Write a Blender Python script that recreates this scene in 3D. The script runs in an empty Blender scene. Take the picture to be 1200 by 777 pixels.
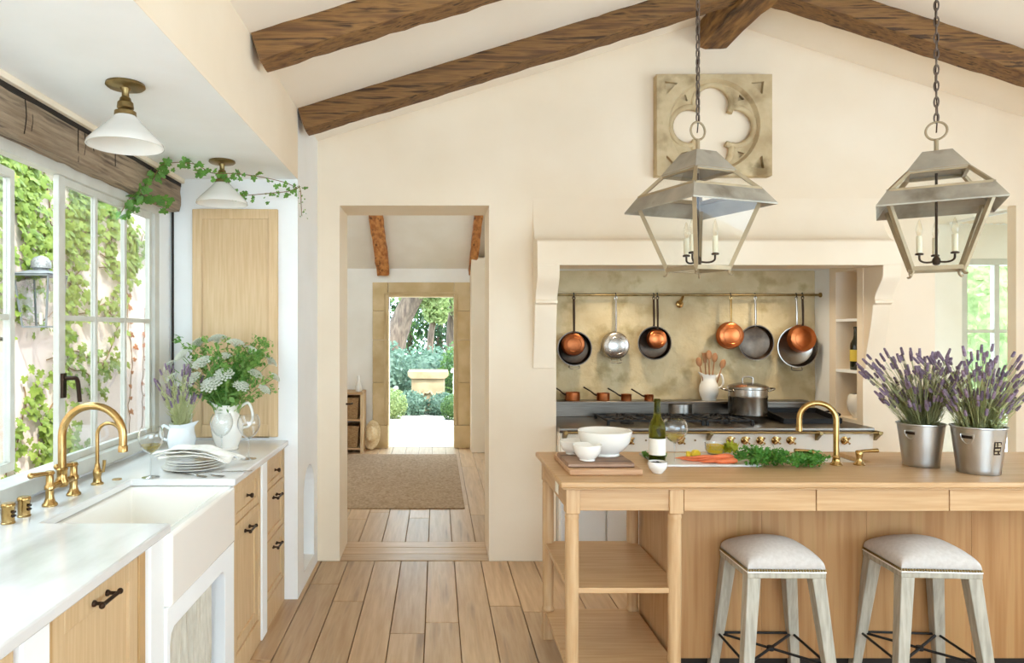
import bpy, bmesh, math, random
from mathutils import Vector, Matrix, noise
from math import pi, sin, cos, radians
R = random.Random(7)
scene = bpy.context.scene
COL = scene.collection

# ---------------------------------------------------------------- camera, sky, sun, exposure
EYE = 1.53
cam_d = bpy.data.cameras.new('camera'); cam = bpy.data.objects.new('camera', cam_d); COL.objects.link(cam)
cam.location = (0, 0, EYE); cam.rotation_euler = (pi/2, 0, 0)
cam_d.sensor_width = 36; cam_d.lens = 24.0; cam_d.shift_x = 88/1200; cam_d.shift_y = 0
cam_d.clip_start = .05; cam_d.clip_end = 200
scene.camera = cam
world = bpy.data.worlds.new('sky'); scene.world = world; world.use_nodes = True
bg = world.node_tree.nodes['Background']; bg.inputs[0].default_value = (.64, .83, 1.0, 1); bg.inputs[1].default_value = 2.65
sun_d = bpy.data.lights.new('sun', 'SUN'); sun = bpy.data.objects.new('sun', sun_d); COL.objects.link(sun)
sun_d.energy = 2.2; sun_d.angle = radians(2); sun_d.color = (1, .96, .90)
sun.rotation_euler = (Vector((-.55, .62, -1.0))).to_track_quat('-Z', 'Y').to_euler()   # light travels away from the camera and to the left
scene.view_settings.view_transform = 'Standard'; scene.view_settings.look = 'None'
scene.view_settings.gamma = 1; scene.view_settings.use_curve_mapping = False
scene.view_settings.exposure = 1.7
scene.cycles.use_denoising = True
scene.cycles.max_bounces = 14; scene.cycles.diffuse_bounces = 7; scene.cycles.transparent_max_bounces = 24
scene.cycles.caustics_reflective = False; scene.cycles.caustics_refractive = False

# ---------------------------------------------------------------- materials
def lin(h):
    if isinstance(h, tuple): return h if len(h) == 4 else (*h, 1)
    h = h.lstrip('#'); o = []
    for i in (0, 2, 4):
        c = int(h[i:i+2], 16)/255
        o.append(c/12.92 if c <= .04045 else ((c+.055)/1.055)**2.4)
    return (*o, 1)
MATS = {}
def M(name, c1, c2=None, scale=5, stretch=(1, 1, 1), detail=5, rough=.5, metal=0, bump=0, bscale=None, bstretch=None,
      rand=0, lo=.35, hi=.65, coat=0, trans=0, ior=1.45, alpha=1, sheen=0, emit=None, sss=0, spec=.5, c3=None, scale3=2, lo3=.55, hi3=.7):
    m = bpy.data.materials.new(name); m.use_nodes = True; MATS[name] = m
    nt = m.node_tree; N = nt.nodes; L = nt.links; b = N['Principled BSDF']
    b.inputs['Base Color'].default_value = lin(c1); b.inputs['Roughness'].default_value = rough
    b.inputs['Metallic'].default_value = metal; b.inputs['Coat Weight'].default_value = coat
    b.inputs['Transmission Weight'].default_value = trans; b.inputs['IOR'].default_value = ior
    b.inputs['Sheen Weight'].default_value = sheen; b.inputs['Specular IOR Level'].default_value = spec
    if alpha < 1: b.inputs['Alpha'].default_value = alpha
    if sss: b.inputs['Subsurface Weight'].default_value = sss; b.inputs['Subsurface Radius'].default_value = (.02, .02, .015)
    if emit: b.inputs['Emission Color'].default_value = lin(emit[0]); b.inputs['Emission Strength'].default_value = emit[1]
    tc = N.new('ShaderNodeTexCoord'); vec = tc.outputs['Object']
    oi = None
    if rand or c2:
        oi = N.new('ShaderNodeObjectInfo')
        ml = N.new('ShaderNodeMath'); ml.operation = 'MULTIPLY'; ml.inputs[1].default_value = 37 if rand else 0
        L.new(oi.outputs['Random'], ml.inputs[0])
        ad = N.new('ShaderNodeVectorMath'); ad.operation = 'ADD'; L.new(vec, ad.inputs[0]); L.new(ml.outputs[0], ad.inputs[1]); vec = ad.outputs[0]
    def nz(sc, st, det):
        mp = N.new('ShaderNodeMapping'); mp.inputs['Scale'].default_value = st; L.new(vec, mp.inputs[0])
        n = N.new('ShaderNodeTexNoise'); n.inputs['Scale'].default_value = sc; n.inputs['Detail'].default_value = det
        L.new(mp.outputs[0], n.inputs['Vector']); return n
    if c2:
        n = nz(scale, stretch, detail)
        r = N.new('ShaderNodeValToRGB'); r.color_ramp.elements[0].position = lo; r.color_ramp.elements[1].position = hi
        r.color_ramp.elements[0].color = lin(c1); r.color_ramp.elements[1].color = lin(c2)
        L.new(n.outputs[0], r.inputs[0]); out = r.outputs[0]
        if c3:
            n3 = nz(scale3, stretch, 6); mr = N.new('ShaderNodeMapRange'); mr.inputs[1].default_value = lo3; mr.inputs[2].default_value = hi3
            L.new(n3.outputs[0], mr.inputs[0]); mx = N.new('ShaderNodeMixRGB'); L.new(mr.outputs[0], mx.inputs[0]); L.new(out, mx.inputs[1])
            mx.inputs[2].default_value = lin(c3); out = mx.outputs[0]
        if rand:
            hs = N.new('ShaderNodeHueSaturation'); mr = N.new('ShaderNodeMapRange')
            mr.inputs[3].default_value = 1-rand; mr.inputs[4].default_value = 1+rand
            L.new(oi.outputs['Random'], mr.inputs[0]); L.new(mr.outputs[0], hs.inputs['Value']); L.new(out, hs.inputs['Color']); out = hs.outputs[0]
        L.new(out, b.inputs['Base Color'])
    if bump:
        n = nz(bscale or scale*2, bstretch or stretch, 6); bp = N.new('ShaderNodeBump'); bp.inputs['Strength'].default_value = bump; bp.inputs['Distance'].default_value = .01
        L.new(n.outputs[0], bp.inputs['Height']); L.new(bp.outputs[0], b.inputs['Normal'])
    return m
def thin_glass(name, tint=(1, 1, 1), refl=1.0):
    m = bpy.data.materials.new(name); m.use_nodes = True; nt = m.node_tree; N = nt.nodes; L = nt.links
    N.remove(N['Principled BSDF']); out = N['Material Output']
    t = N.new('ShaderNodeBsdfTransparent'); t.inputs[0].default_value = (*tint, 1)
    g = N.new('ShaderNodeBsdfGlossy'); g.inputs['Roughness'].default_value = .02
    lw = N.new('ShaderNodeLayerWeight'); lw.inputs[0].default_value = .5
    pw = N.new('ShaderNodeMath'); pw.operation = 'POWER'; pw.inputs[1].default_value = 3.2; L.new(lw.outputs['Facing'], pw.inputs[0])
    ml = N.new('ShaderNodeMath'); ml.operation = 'MULTIPLY_ADD'; ml.inputs[1].default_value = .9*refl; ml.inputs[2].default_value = .045*refl; ml.use_clamp = True; L.new(pw.outputs[0], ml.inputs[0])
    mx = N.new('ShaderNodeMixShader'); L.new(ml.outputs[0], mx.inputs[0]); L.new(t.outputs[0], mx.inputs[1]); L.new(g.outputs[0], mx.inputs[2])
    L.new(mx.outputs[0], out.inputs[0]); return m
def leaf_mat(name, c1, c2, rough=.5, tr=.45, rand=.2):
    m = M(name, c1, c2, scale=14, rough=rough, rand=rand)
    nt = m.node_tree; N = nt.nodes; L = nt.links; b = N['Principled BSDF']; out = N['Material Output']
    t = N.new('ShaderNodeBsdfTranslucent'); src = b.inputs['Base Color'].links[0].from_socket
    L.new(src, t.inputs[0]); mx = N.new('ShaderNodeMixShader'); mx.inputs[0].default_value = tr
    L.new(b.outputs[0], mx.inputs[1]); L.new(t.outputs[0], mx.inputs[2]); L.new(mx.outputs[0], out.inputs[0]); return m

plaster = M('plaster', '#eee0ca', '#e6d5bb', scale=1.6, rough=.85, bump=.12, bscale=9, lo=.3, hi=.7)
plaster_white = M('plaster_white', '#f1f2f1', '#ebebe8', scale=2, rough=.8, bump=.1, bscale=10)
ceil_m = M('ceiling_plaster', '#f3ecdf', '#efe5d5', scale=1.3, rough=.9, bump=.08, bscale=8)
hall_white = M('hall_plaster', '#f3eee4', '#ece5d8', scale=2, rough=.85, bump=.1, bscale=9)
floor_oak = M('floor_oak', '#b6946f', '#c8a985', scale=6, stretch=(7, .5, 1), rough=.36, bump=.12, bscale=9, rand=.13, c3='#94775a', scale3=3, lo3=.58, hi3=.75)
floor_cross = M('floor_oak_cross', '#b6946f', '#c8a985', scale=6, stretch=(.5, 7, 1), rough=.36, bump=.12, bscale=9, rand=.1)
joint = M('floor_joint', '#8a6d4d', rough=.9)
oak_z = M('oak_vertical', '#b99266', '#c8a67c', scale=7, stretch=(9, 9, .6), rough=.5, bump=.06, rand=.05)
oak_x = M('oak_along_x', '#b68f62', '#c4a076', scale=7, stretch=(.5, 9, 9), rough=.45, bump=.06, rand=.05)
oak_y = M('oak_along_y', '#b68f62', '#c4a076', scale=7, stretch=(9, .5, 9), rough=.45, bump=.06, rand=.05)
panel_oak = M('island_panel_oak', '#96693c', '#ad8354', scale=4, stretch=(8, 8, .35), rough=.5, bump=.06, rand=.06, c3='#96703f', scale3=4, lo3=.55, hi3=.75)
cab_oak = M('cabinet_oak', '#cbab80', '#d6b990', scale=9, stretch=(10, 10, .5), rough=.5, bump=.04, rand=.03)
cab_dark = M('cabinet_oak_edge', '#b8925f', '#c39d6b', scale=9, stretch=(10, 10, .5), rough=.55)
old_wood = M('aged_beam_wood', '#5f4127', '#98703f', scale=5, stretch=(.5, 9, 9), rough=.75, bump=.6, bscale=16, rand=.1, c3='#452e1a', scale3=5, lo3=.54, hi3=.66)
old_wood_y = M('aged_lintel_wood', '#84705a', '#a8937a', scale=6, stretch=(9, .5, 9), rough=.8, bump=.7, bscale=14, c3='#5b4a3b', scale3=5, lo3=.55, hi3=.68)
orange_wood = M('hall_beam_wood', '#a4622f', '#d0904f', scale=5, stretch=(5, .8, 5), rough=.75, bump=.5, bscale=10, c3='#6a3c1c', scale3=4, lo3=.56, hi3=.68)
marble = M('white_marble', '#e4e3e1', '#d6d3cf', scale=2.2, stretch=(1.6, .6, 1), detail=9, rough=.16, lo=.45, hi=.75, coat=.2, c3='#b3aea7', scale3=1.7, lo3=.56, hi3=.72)
white_ceramic = M('white_ceramic', '#e9e5dc', rough=.14, coat=.4)
sink_white = M('fireclay', '#f3efe7', rough=.16, coat=.4)
brass = M('brass', '#ad8a52', '#bf9f69', scale=12, rough=.24, metal=1)
brass_old = M('aged_brass', '#7f6a42', '#9a845a', scale=15, rough=.38, metal=1)
bronze = M('dark_bronze', '#3c2d22', rough=.45, metal=.8)
iron = M('black_iron', '#1d1b1a', rough=.55, metal=.3, bump=.1, bscale=60)
steel = M('brushed_steel', '#a9a39a', '#b9b4ab', scale=20, stretch=(.3, 8, 8), rough=.3, metal=1)
steel_range = M('range_steel', '#6d655c', '#7d756b', scale=20, stretch=(.3, 8, 8), rough=.33, metal=1)
lantern_grey = M('lantern_grey_paint', '#5f6160', '#747674', scale=9, rough=.6)
steel_pan = M('pan_steel', '#9a948c', '#b5afa6', scale=10, rough=.27, metal=1)
steel_dark = M('worn_pan_steel', '#4a4038', '#685c50', scale=9, rough=.35, metal=1)
copper = M('copper', '#a85a30', '#c57a4c', scale=9, rough=.3, metal=1)
copper_dark = M('aged_copper', '#7c4426', '#a5613a', scale=9, rough=.36, metal=1)
zinc = M('zinc', '#9c9689', '#b8b1a2', scale=7, rough=.5, metal=.55, c3='#857c6d', scale3=6)
gilt = M('pale_gilt_metal', '#97866a', '#ab9878', scale=9, rough=.5, metal=.45)
galv = M('galvanised_steel', '#b2b0ab', '#c6c4bf', scale=8, stretch=(1, 1, .4), rough=.3, metal=1)
chain_m = M('chain_iron', '#5d5048', '#74665b', scale=30, rough=.55, metal=.5)
stone_back = M('backsplash_stone', '#b7a27c', '#cbb993', scale=4, detail=9, rough=.9, bump=1.0, bscale=16, c3='#a8946a', scale3=7, lo3=.53, hi3=.68)
stone_trim = M('limestone', '#c0a577', '#d3bb91', scale=4, detail=8, rough=.85, bump=.35, bscale=14, rand=.07)
stone_old = M('carved_stone', '#b09a75', '#cbb893', scale=6, detail=8, rough=.95, bump=.8, bscale=16, c3='#8b7654', scale3=5)
paving = M('pale_paving', '#cfc7b9', '#bfb5a4', scale=4, rough=.9, bump=.2, rand=.05)
gravel = M('gravel', '#bdb7ac', '#a8a194', scale=40, rough=1, bump=.6, bscale=60)
ivy_wall_m = M('courtyard_plaster', '#d3c2b8', '#c6b3a8', scale=2.2, rough=.95, bump=.3, bscale=9)
enamel = M('cream_enamel', '#f0ebdf', rough=.22, coat=.3)
grey_cab = M('painted_cabinet', '#dfe0de', rough=.5)
frame_grey = M('window_frame_paint', '#cfcdc2', '#c5c2b6', scale=8, rough=.45)
dark_gap = M('dark_gap', '#2a221b', rough=.9)  # flat dark colour for painted shade, also cracks and plinth
linen = M('linen', '#cfc7b6', '#bdb4a2', scale=60, stretch=(1, 1, .2), rough=.95, bump=.2, bscale=120)
cloth = M('white_cloth', '#f1ede5', '#e4dfd4', scale=30, rough=.95, bump=.15, bscale=90)
seat_cloth = M('seat_cloth', '#c6bfb8', '#bdb5ad', scale=70, rough=.95, bump=.12, bscale=160)
greywood = M('weathered_oak', '#9a9384', '#b3ac9c', scale=8, stretch=(8, 8, .7), rough=.6, bump=.2, bscale=12, rand=.05)
sisal = M('sisal_rug', '#95795a', '#b2977a', scale=45, stretch=(1, .6, 1), rough=1, bump=1.0, bscale=55)
wicker = M('wicker', '#8a6742', '#b08c60', scale=40, stretch=(1, 1, 3), rough=.9, bump=1, bscale=50)
straw = M('straw', '#d9bf92', '#e8d4ae', scale=40, rough=.9, bump=.6, bscale=60)
opal = M('opal_glass', '#f7f3ea', rough=.22, trans=.25, sss=.0, coat=.3)
pane_glass = thin_glass('window_glass', (.97, .985, .97), .8)
clear_glass = thin_glass('clear_glass', (.94, .95, .945), 2.2)
wine_m = thin_glass('white_wine', (.90, .80, .30), .6)
oil_m = M('golden_oil', '#f5d000', rough=.1, trans=0)
bottle_green = M('green_bottle_glass', '#7d7c1e', rough=.05, trans=.9, ior=1.2)
dark_bottle = M('dark_bottle_glass', '#1c1f12', rough=.08, coat=.5)
paper = M('paper_label', '#efe9da', rough=.8)
gold_paper = M('yellow_label', '#d8c050', rough=.7)
red_m = M('red_label', '#a8281c', rough=.5)
candle_m = M('candle_sleeve', '#efe6c8', rough=.55)
lantern_glass = thin_glass('lantern_glass', (.97, .98, .97), .7)
pedestal_m = M('pedestal_stone', '#8d7758', '#a38d6c', scale=4, detail=8, rough=.9, bump=.5, bscale=10)
terrace_m = M('terrace_stone', '#a9a196', '#9b9286', scale=4, rough=.9, bump=.2, rand=.05)
red_leaf = leaf_mat('red_creeper_leaf', '#8a4a34', '#a8703f')
bulb_m = thin_glass('bulb_glass', (.98, .95, .88), 1.5)
board_wood = M('board_wood', '#b08560', '#c39a74', scale=8, stretch=(.6, 7, 7), rough=.6, bump=.2, bscale=14)
board_dark = M('board_wood_dark', '#a4846c', '#8c6c55', scale=8, stretch=(.6, 7, 7), rough=.6, bump=.3, bscale=14, c3='#4f3a2c', scale3=5)
spoon_wood = M('spoon_wood', '#8a5b36', '#a9764a', scale=12, rough=.6)
carrot_m = M('carrot', '#e07a4a', '#d5683a', scale=25, rough=.5)
lemon_m = M('lemon', '#e8c93a', rough=.45)
lime_leaf = leaf_mat('lime_leaf', '#a3b02a', '#cdd04a')
herb_m = leaf_mat('herb_leaf', '#4a8a33', '#78b04e')
ivy_m = leaf_mat('ivy_leaf', '#7d9836', '#adc05c', tr=.5, rand=.3)
ivy_dark = leaf_mat('indoor_ivy_leaf', '#4f8236', '#7ba648', tr=.35)
stem_m = M('vine_stem', '#8a6a45', '#6b5236', scale=20, rough=.9)
sage = leaf_mat('lavender_leaf', '#aab078', '#cbcc9c', tr=.25)
lav_m = M('lavender_flower', '#6e5a6e', '#8d7b8b', scale=60, rough=.9, rand=.25)
green_stem = leaf_mat('flower_stem', '#5f8a3a', '#7fa44f', tr=.2)
bouquet_leaf = leaf_mat('bouquet_leaf', '#5f9440', '#9cbd62', tr=.4)
umbel_m = M('umbel_flower', '#f4f4e6', '#e4ead0', scale=60, rough=.9, bump=.8, bscale=80)
bark = M('bark', '#4f4035', '#72604f', scale=6, stretch=(3, 3, .6), rough=.95, bump=1, bscale=10)
bush_a = leaf_mat('shrub_leaf', '#42602f', '#6a8548', rand=.1)
bush_b = leaf_mat('grey_shrub_leaf', '#56705c', '#788f78', rand=.1)
bush_c = leaf_mat('dark_tree_leaf', '#26391f', '#3d5530', rand=.1)
bush_d = leaf_mat('bright_tree_leaf', '#6f8347', '#a3ae74', rand=.1)
white_flower = M('white_blossom', '#f5f3ee', rough=.8)

# ---------------------------------------------------------------- mesh helpers
W = {}
class MB:
    def __init__(s, m=None): s.v = []; s.f = []; s.m = m
    def add(s, vs, fs):
        o = len(s.v)
        for p in vs:
            p = Vector(p); s.v.append(s.m @ p if s.m else p)
        s.f += [tuple(i+o for i in f) for f in fs]; return s
    def box(s, x0, x1, y0, y1, z0, z1):
        return s.add([(x0,y0,z0),(x1,y0,z0),(x1,y1,z0),(x0,y1,z0),(x0,y0,z1),(x1,y0,z1),(x1,y1,z1),(x0,y1,z1)],
                     [(3,2,1,0),(4,5,6,7),(0,1,5,4),(1,2,6,5),(2,3,7,6),(3,0,4,7)])
    def prism(s, poly, a0, a1, axis='y'):
        n = len(poly)
        f = {'y': lambda p, a: (p[0], a, p[1]), 'x': lambda p, a: (a, p[0], p[1]), 'z': lambda p, a: (p[0], p[1], a)}[axis]
        vs = [f(p, a0) for p in poly]+[f(p, a1) for p in poly]
        return s.add(vs, [tuple(range(n)), tuple(range(2*n-1, n-1, -1))]+[(i+n, (i+1) % n+n, (i+1) % n, i) for i in range(n)])
    def lathe(s, prof, c=(0,0,0), seg=24, cap=False):
        n = len(prof); vs = []; fs = []
        for k in range(seg):
            a = 2*pi*k/seg
            vs += [(c[0]+r*cos(a), c[1]+r*sin(a), c[2]+z) for r, z in prof]
        for k in range(seg):
            k2 = (k+1) % seg
            for i in range(n-1):
                r0, r1 = prof[i][0], prof[i+1][0]
                if r0 < 1e-6 and r1 < 1e-6: continue
                q = [k*n+i, k2*n+i, k2*n+i+1, k*n+i+1]
                fs.append(tuple(q))
        return s.add(vs, fs)
    def tube(s, pts, r, seg=8, closed=False):
        pts = [Vector(p) for p in pts]; n = len(pts); rs = r if isinstance(r, (list, tuple)) else [r]*n
        vs = []; fs = []; u = None
        for i, p in enumerate(pts):
            a = pts[i-1] if (i or closed) else p; b = pts[(i+1) % n] if (i < n-1 or closed) else p
            t = (b-a).normalized() if (b-a).length > 1e-9 else Vector((0,0,1))
            if u is None: u = t.orthogonal().normalized()
            else:
                u = u-t*u.dot(t); u = u.normalized() if u.length > 1e-6 else t.orthogonal().normalized()
            w = t.cross(u)
            vs += [p+(u*cos(2*pi*k/seg)+w*sin(2*pi*k/seg))*rs[i] for k in range(seg)]
        for i in range(n if closed else n-1):
            j = (i+1) % n
            for k in range(seg):
                k2 = (k+1) % seg; fs.append((i*seg+k, i*seg+k2, j*seg+k2, j*seg+k))
        if not closed:
            fs.append(tuple(range(seg-1, -1, -1))); fs.append(tuple((n-1)*seg+k for k in range(seg)))
        return s.add(vs, fs)
    def ball(s, c, rx, ry=None, rz=None, seg=14, rings=8):
        ry = ry or rx; rz = rz or rx
        vs = []; fs = []
        for i in range(rings+1):
            t = pi*i/rings
            for k in range(seg):
                a = 2*pi*k/seg; vs.append((c[0]+rx*sin(t)*cos(a), c[1]+ry*sin(t)*sin(a), c[2]-rz*cos(t)))
        for i in range(rings):
            for k in range(seg):
                k2 = (k+1) % seg; fs.append((i*seg+k, i*seg+k2, (i+1)*seg+k2, (i+1)*seg+k))
        return s.add(vs, fs)
    def mesh(s, name, off, smooth=True, weld=True, flip=True):
        me = bpy.data.meshes.new(name); me.from_pydata([v-off for v in s.v], [], s.f)
        bm = bmesh.new(); bm.from_mesh(me)
        if weld: bmesh.ops.remove_doubles(bm, verts=bm.verts, dist=1e-5)
        bmesh.ops.dissolve_degenerate(bm, dist=1e-6, edges=bm.edges)
        if flip: bmesh.ops.recalc_face_normals(bm, faces=bm.faces)
        bm.to_mesh(me); bm.free()
        if smooth:
            for p in me.polygons: p.use_smooth = True
            me.set_sharp_from_angle(angle=radians(38))
        return me
    def build(s, name, mat, parent=None, bevel=0, bseg=2, smooth=True, weld=True, flip=True, origin=None):
        if parent is not None: off = W[parent.name]
        elif origin is not None: off = Vector(origin)
        else:
            xs = [v.x for v in s.v]; ys = [v.y for v in s.v]; zs = [v.z for v in s.v]
            off = Vector(((min(xs)+max(xs))/2, (min(ys)+max(ys))/2, min(zs)))
        me = s.mesh(name, off, smooth, weld, flip); me.materials.append(mat)
        o = bpy.data.objects.new(name, me); COL.objects.link(o)
        if parent is not None: o.parent = parent
        else: o.location = off
        W[o.name] = off.copy()
        if bevel:
            b = o.modifiers.new('bevel', 'BEVEL'); b.width = bevel; b.segments = bseg; b.limit_method = 'ANGLE'; b.angle_limit = radians(40); b.harden_normals = False
        return o
def tag(o, label=None, cat=None, group=None, kind=None):
    if label: o['label'] = label
    if cat: o['category'] = cat
    if group: o['group'] = group
    if kind: o['kind'] = kind
    return o
def thing(name, label, cat, loc=(0,0,0), group=None, kind=None):
    o = bpy.data.objects.new(name, None); COL.objects.link(o); o.location = loc; o.empty_display_size = .05
    W[o.name] = Vector(loc); return tag(o, label, cat, group, kind)
def box(name, mat, b, parent=None, bevel=0, **k): return MB().box(*b).build(name, mat, parent, bevel, **k)
def struct(name, mat, mb, bevel=0, label=None, **k):
    o = mb.build(name, mat, None, bevel, **k); o['kind'] = 'structure'
    if label: o['label'] = label
    return o
def cut(o, *cutters):
    tmp = []
    for mb in cutters:
        me = mb.mesh('cutter', Vector((0,0,0)), False); c = bpy.data.objects.new('cutter', me); COL.objects.link(c); tmp.append(c)
        d = o.modifiers.new('cut', 'BOOLEAN'); d.operation = 'DIFFERENCE'; d.object = c; d.solver = 'EXACT'
    bpy.context.view_layer.update()
    ev = o.evaluated_get(bpy.context.evaluated_depsgraph_get()); me = bpy.data.meshes.new_from_object(ev)
    o.modifiers.clear(); old = o.data; nm = old.name; o.data = me; bpy.data.meshes.remove(old); me.name = nm
    for c in tmp:
        m = c.data; bpy.data.objects.remove(c); bpy.data.meshes.remove(m)
    return o
def copy_tree(o, parent=None):
    c = o.copy(); COL.objects.link(c); c.parent = parent; W[c.name] = W[o.name].copy()
    for ch in [x for x in list(COL.objects) if x.parent == o]: copy_tree(ch, c)
    return c
def rot(axis, deg): return Matrix.Rotation(radians(deg), 4, axis)
def T(*p): return Matrix.Translation(Vector(p))
def spline(pts, n=8):
    pts = [Vector(p) for p in pts]; out = []
    P = [pts[0]*2-pts[1]]+pts+[pts[-1]*2-pts[-2]]
    for i in range(1, len(P)-2):
        a, b, c, d = P[i-1:i+3]
        for k in range(n):
            t = k/n; out.append(.5*((2*b)+(c-a)*t+(2*a-5*b+4*c-d)*t*t+(3*b-a-3*c+d)*t**3))
    out.append(pts[-1]); return out
def beam_mb(a, b, w, h, up=(0,0,1), n=24, jit=.006, seed=1):
    """hewn timber from a to b (centre line of its top), w wide, h deep below the line"""
    a = Vector(a); b = Vector(b); t = (b-a).normalized(); side = t.cross(Vector(up)).normalized(); u = side.cross(t)
    ring = []
    for i in range(4):
        p, q = [(-1,0),(1,0),(1,-1),(-1,-1)][i], [(1,0),(1,-1),(-1,-1),(-1,0)][i]
        for k in range(4): ring.append((p[0]+(q[0]-p[0])*k/4, p[1]+(q[1]-p[1])*k/4))
    mb = MB(); vs = []; fs = []; m = len(ring)
    for i in range(n+1):
        c = a+(b-a)*(i/n)
        for k, (x, y) in enumerate(ring):
            corner = .93 if k % 4 == 0 else 1
            jx = noise.noise(Vector((i*.7, k*1.3, seed)))*jit; jy = noise.noise(Vector((i*.7, k*1.3, seed+50)))*jit
            vs.append(c+side*(x*w/2*corner+jx)+u*((y+.5)*h*corner-.5*h+jy))
    for i in range(n):
        for k in range(m): fs.append((i*m+k, i*m+(k+1) % m, (i+1)*m+(k+1) % m, (i+1)*m+k))
    fs.append(tuple(range(m-1, -1, -1))); fs.append(tuple(n*m+k for k in range(m)))
    return mb.add(vs, fs)
def foliage(mb, c, rad, n, size, rng, shell=.45, flat=0):
    for _ in range(n):
        d = Vector((rng.gauss(0,1), rng.gauss(0,1), rng.gauss(0,1)))
        if d.length < 1e-6: continue
        d = d.normalized()*(shell+(1-shell)*rng.random())
        p = Vector((c[0]+d.x*rad[0], c[1]+d.y*rad[1], c[2]+d.z*rad[2]))
        nrm = (Vector((rng.gauss(0,1), rng.gauss(0,1), rng.gauss(0,1)+flat))+d).normalized()
        u = nrm.orthogonal().normalized(); w = nrm.cross(u); a = rng.random()*2*pi
        e = u*cos(a)+w*sin(a); g = nrm.cross(e); L = size*(.6+.8*rng.random())
        mb.add([p-e*L*.5, p+g*L*.28+nrm*L*.05, p+e*L*.55, p-g*L*.28+nrm*L*.05], [(0,1,2,3)])
    return mb
# ================================================================ the room shell
XR, ZR = 1.85, 3.615                      # ridge
def ceil_z(x): return ZR-.308*(XR-x) if x < XR else ZR-.318*(x-XR)
SX, EY, BY, SOF = -.795, 3.9, 4.55, 2.40  # side wall plane, end of the window bay, back wall, bay soffit
YN = -2.6                                 # wall behind the camera
fl = struct('floor', joint, MB().box(-1.6, 4.7, YN, BY, -.06, -.012), label='wide oak plank floor of the kitchen')
xs = -.95+.0005
gap = .0022
r = random.Random(3)
x = -.415-.177*3
while x < 4.6:
    y = YN+r.random()*.9
    ends = [YN]
    while y < BY-.35:
        ends.append(y); y += 1.3+r.random()*1.1
    ends.append(BY)
    for a, b in zip(ends[:-1], ends[1:]):
        if b < -.4 and x > 1.2: continue
        box('plank', floor_oak, (x+gap, x+.177-gap, a+gap, b-gap, -.012, 0), fl, bevel=.002, bseg=1)
    x += .177
# back wall with gable, door, range alcove, niche
g = MB().prism([(-1.6,0),(3.32,0),(3.32,ceil_z(3.32)+.1),(XR,ZR+.1),(-1.6,ceil_z(-1.6)+.1)], BY, 4.94)
wb = struct('wall_back', plaster, g, label='cream plaster gable wall with doorway and range alcove')
AX0, AX1, AY, AZ = .795, 2.84, 5.13, 1.985
cut(wb, MB().box(-.648, .347, 4, 5.5, -.1, 2.37), MB().box(AX0, AX1, 4, 5.5, -.1, AZ), MB().box(AX1-.01, 3.06, 4.615, 4.86, .93, 1.95))
struct('wall_back_header', plaster, MB().prism([(3.32,2.37),(4.7,2.37),(4.7,ceil_z(4.7)+.1),(3.32,ceil_z(3.32)+.1)], BY, 4.67), label='plaster header over the side passage')
struct('wall_back_pier', plaster, MB().box(3.86, 4.7, BY, 4.62, 0, 2.37), label='plaster pier at the right end of the gable wall')
al = MB().box(AX0-.2, AX0, 4.94, AY+.1, 0, AZ+.1).box(AX1, AX1+.25, 4.94, AY+.1, 0, AZ+.1).box(AX0, AX1, 4.94, AY+.1, AZ, AZ+.1)
struct('wall_alcove', plaster_white, al, label='white plaster sides of the range alcove')
bs = MB(); nx, nz_ = 70, 44
vs = []; fs = []
for j in range(nz_+1):
    for i in range(nx+1):
        X = AX0+(AX1-AX0)*i/nx; Z = AZ*j/nz_
        vs.append((X, AY-.012*max(0, noise.noise(Vector((X*5, Z*5, 3))))-.009*noise.noise(Vector((X*14, Z*14, 9))), Z))
for j in range(nz_):
    for i in range(nx): fs.append((j*(nx+1)+i, j*(nx+1)+i+1, (j+1)*(nx+1)+i+1, (j+1)*(nx+1)+i))
bs.add(vs, fs).box(AX0, AX1, AY+.02, AY+.1, 0, AZ)
struct('wall_backsplash', stone_back, bs, label='rough tan stone wall behind the range', flip=False)
struct('floor_alcove', joint, MB().box(AX0, AX1, BY, AY, -.06, -.002), label='floor under the range in the alcove')
# niche shelves inside the right cheek
for z in (1.245, 1.6): struct('trim_niche_shelf', plaster_white, MB().box(AX1, 3.06, 4.615, 4.86, z, z+.018), label='thin white niche shelf in the alcove cheek')
# chimney hood with mantel, cove and corbels
prof = [(BY+.01, 1.954), (4.35, 1.954), (4.35, 2.105), (4.362, 2.117), (4.40, 2.117)]
for k in range(9):
    a = k/8*pi/2; prof.append((4.40+.15*sin(a), 2.118+.30*(1-cos(a))))
prof.append((BY+.01, 2.418))
hood = thing('trim_1', 'cream plaster chimney hood with mantel ledge above the range', None, (1.8, 4.5, 1.3), kind='structure')
MB().prism(prof, .64, 2.96, 'x').build('mantel', plaster, hood, bevel=.006)
cp = [(BY+.01,1.954),(4.35,1.954),(4.352,1.9)]
for k in range(1, 9):
    t = k/8; cp.append((4.352+.085*(t*t*(3-2*t)), 1.9-.165*t))
cp += [(4.43,1.735),(4.43,1.715),(4.455,1.705)]
for k in range(1, 9):
    t = k/8; cp.append((4.455+.075*(t*t*(3-2*t)), 1.705-.4*t))
cp += [(4.53,1.285),(BY+.01,1.285)]
for a, b in ((.64, AX0-.012), (AX1+.004, 2.96)): MB().prism(cp, a, b, 'x').build('corbel', plaster, hood, bevel=.004)
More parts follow.
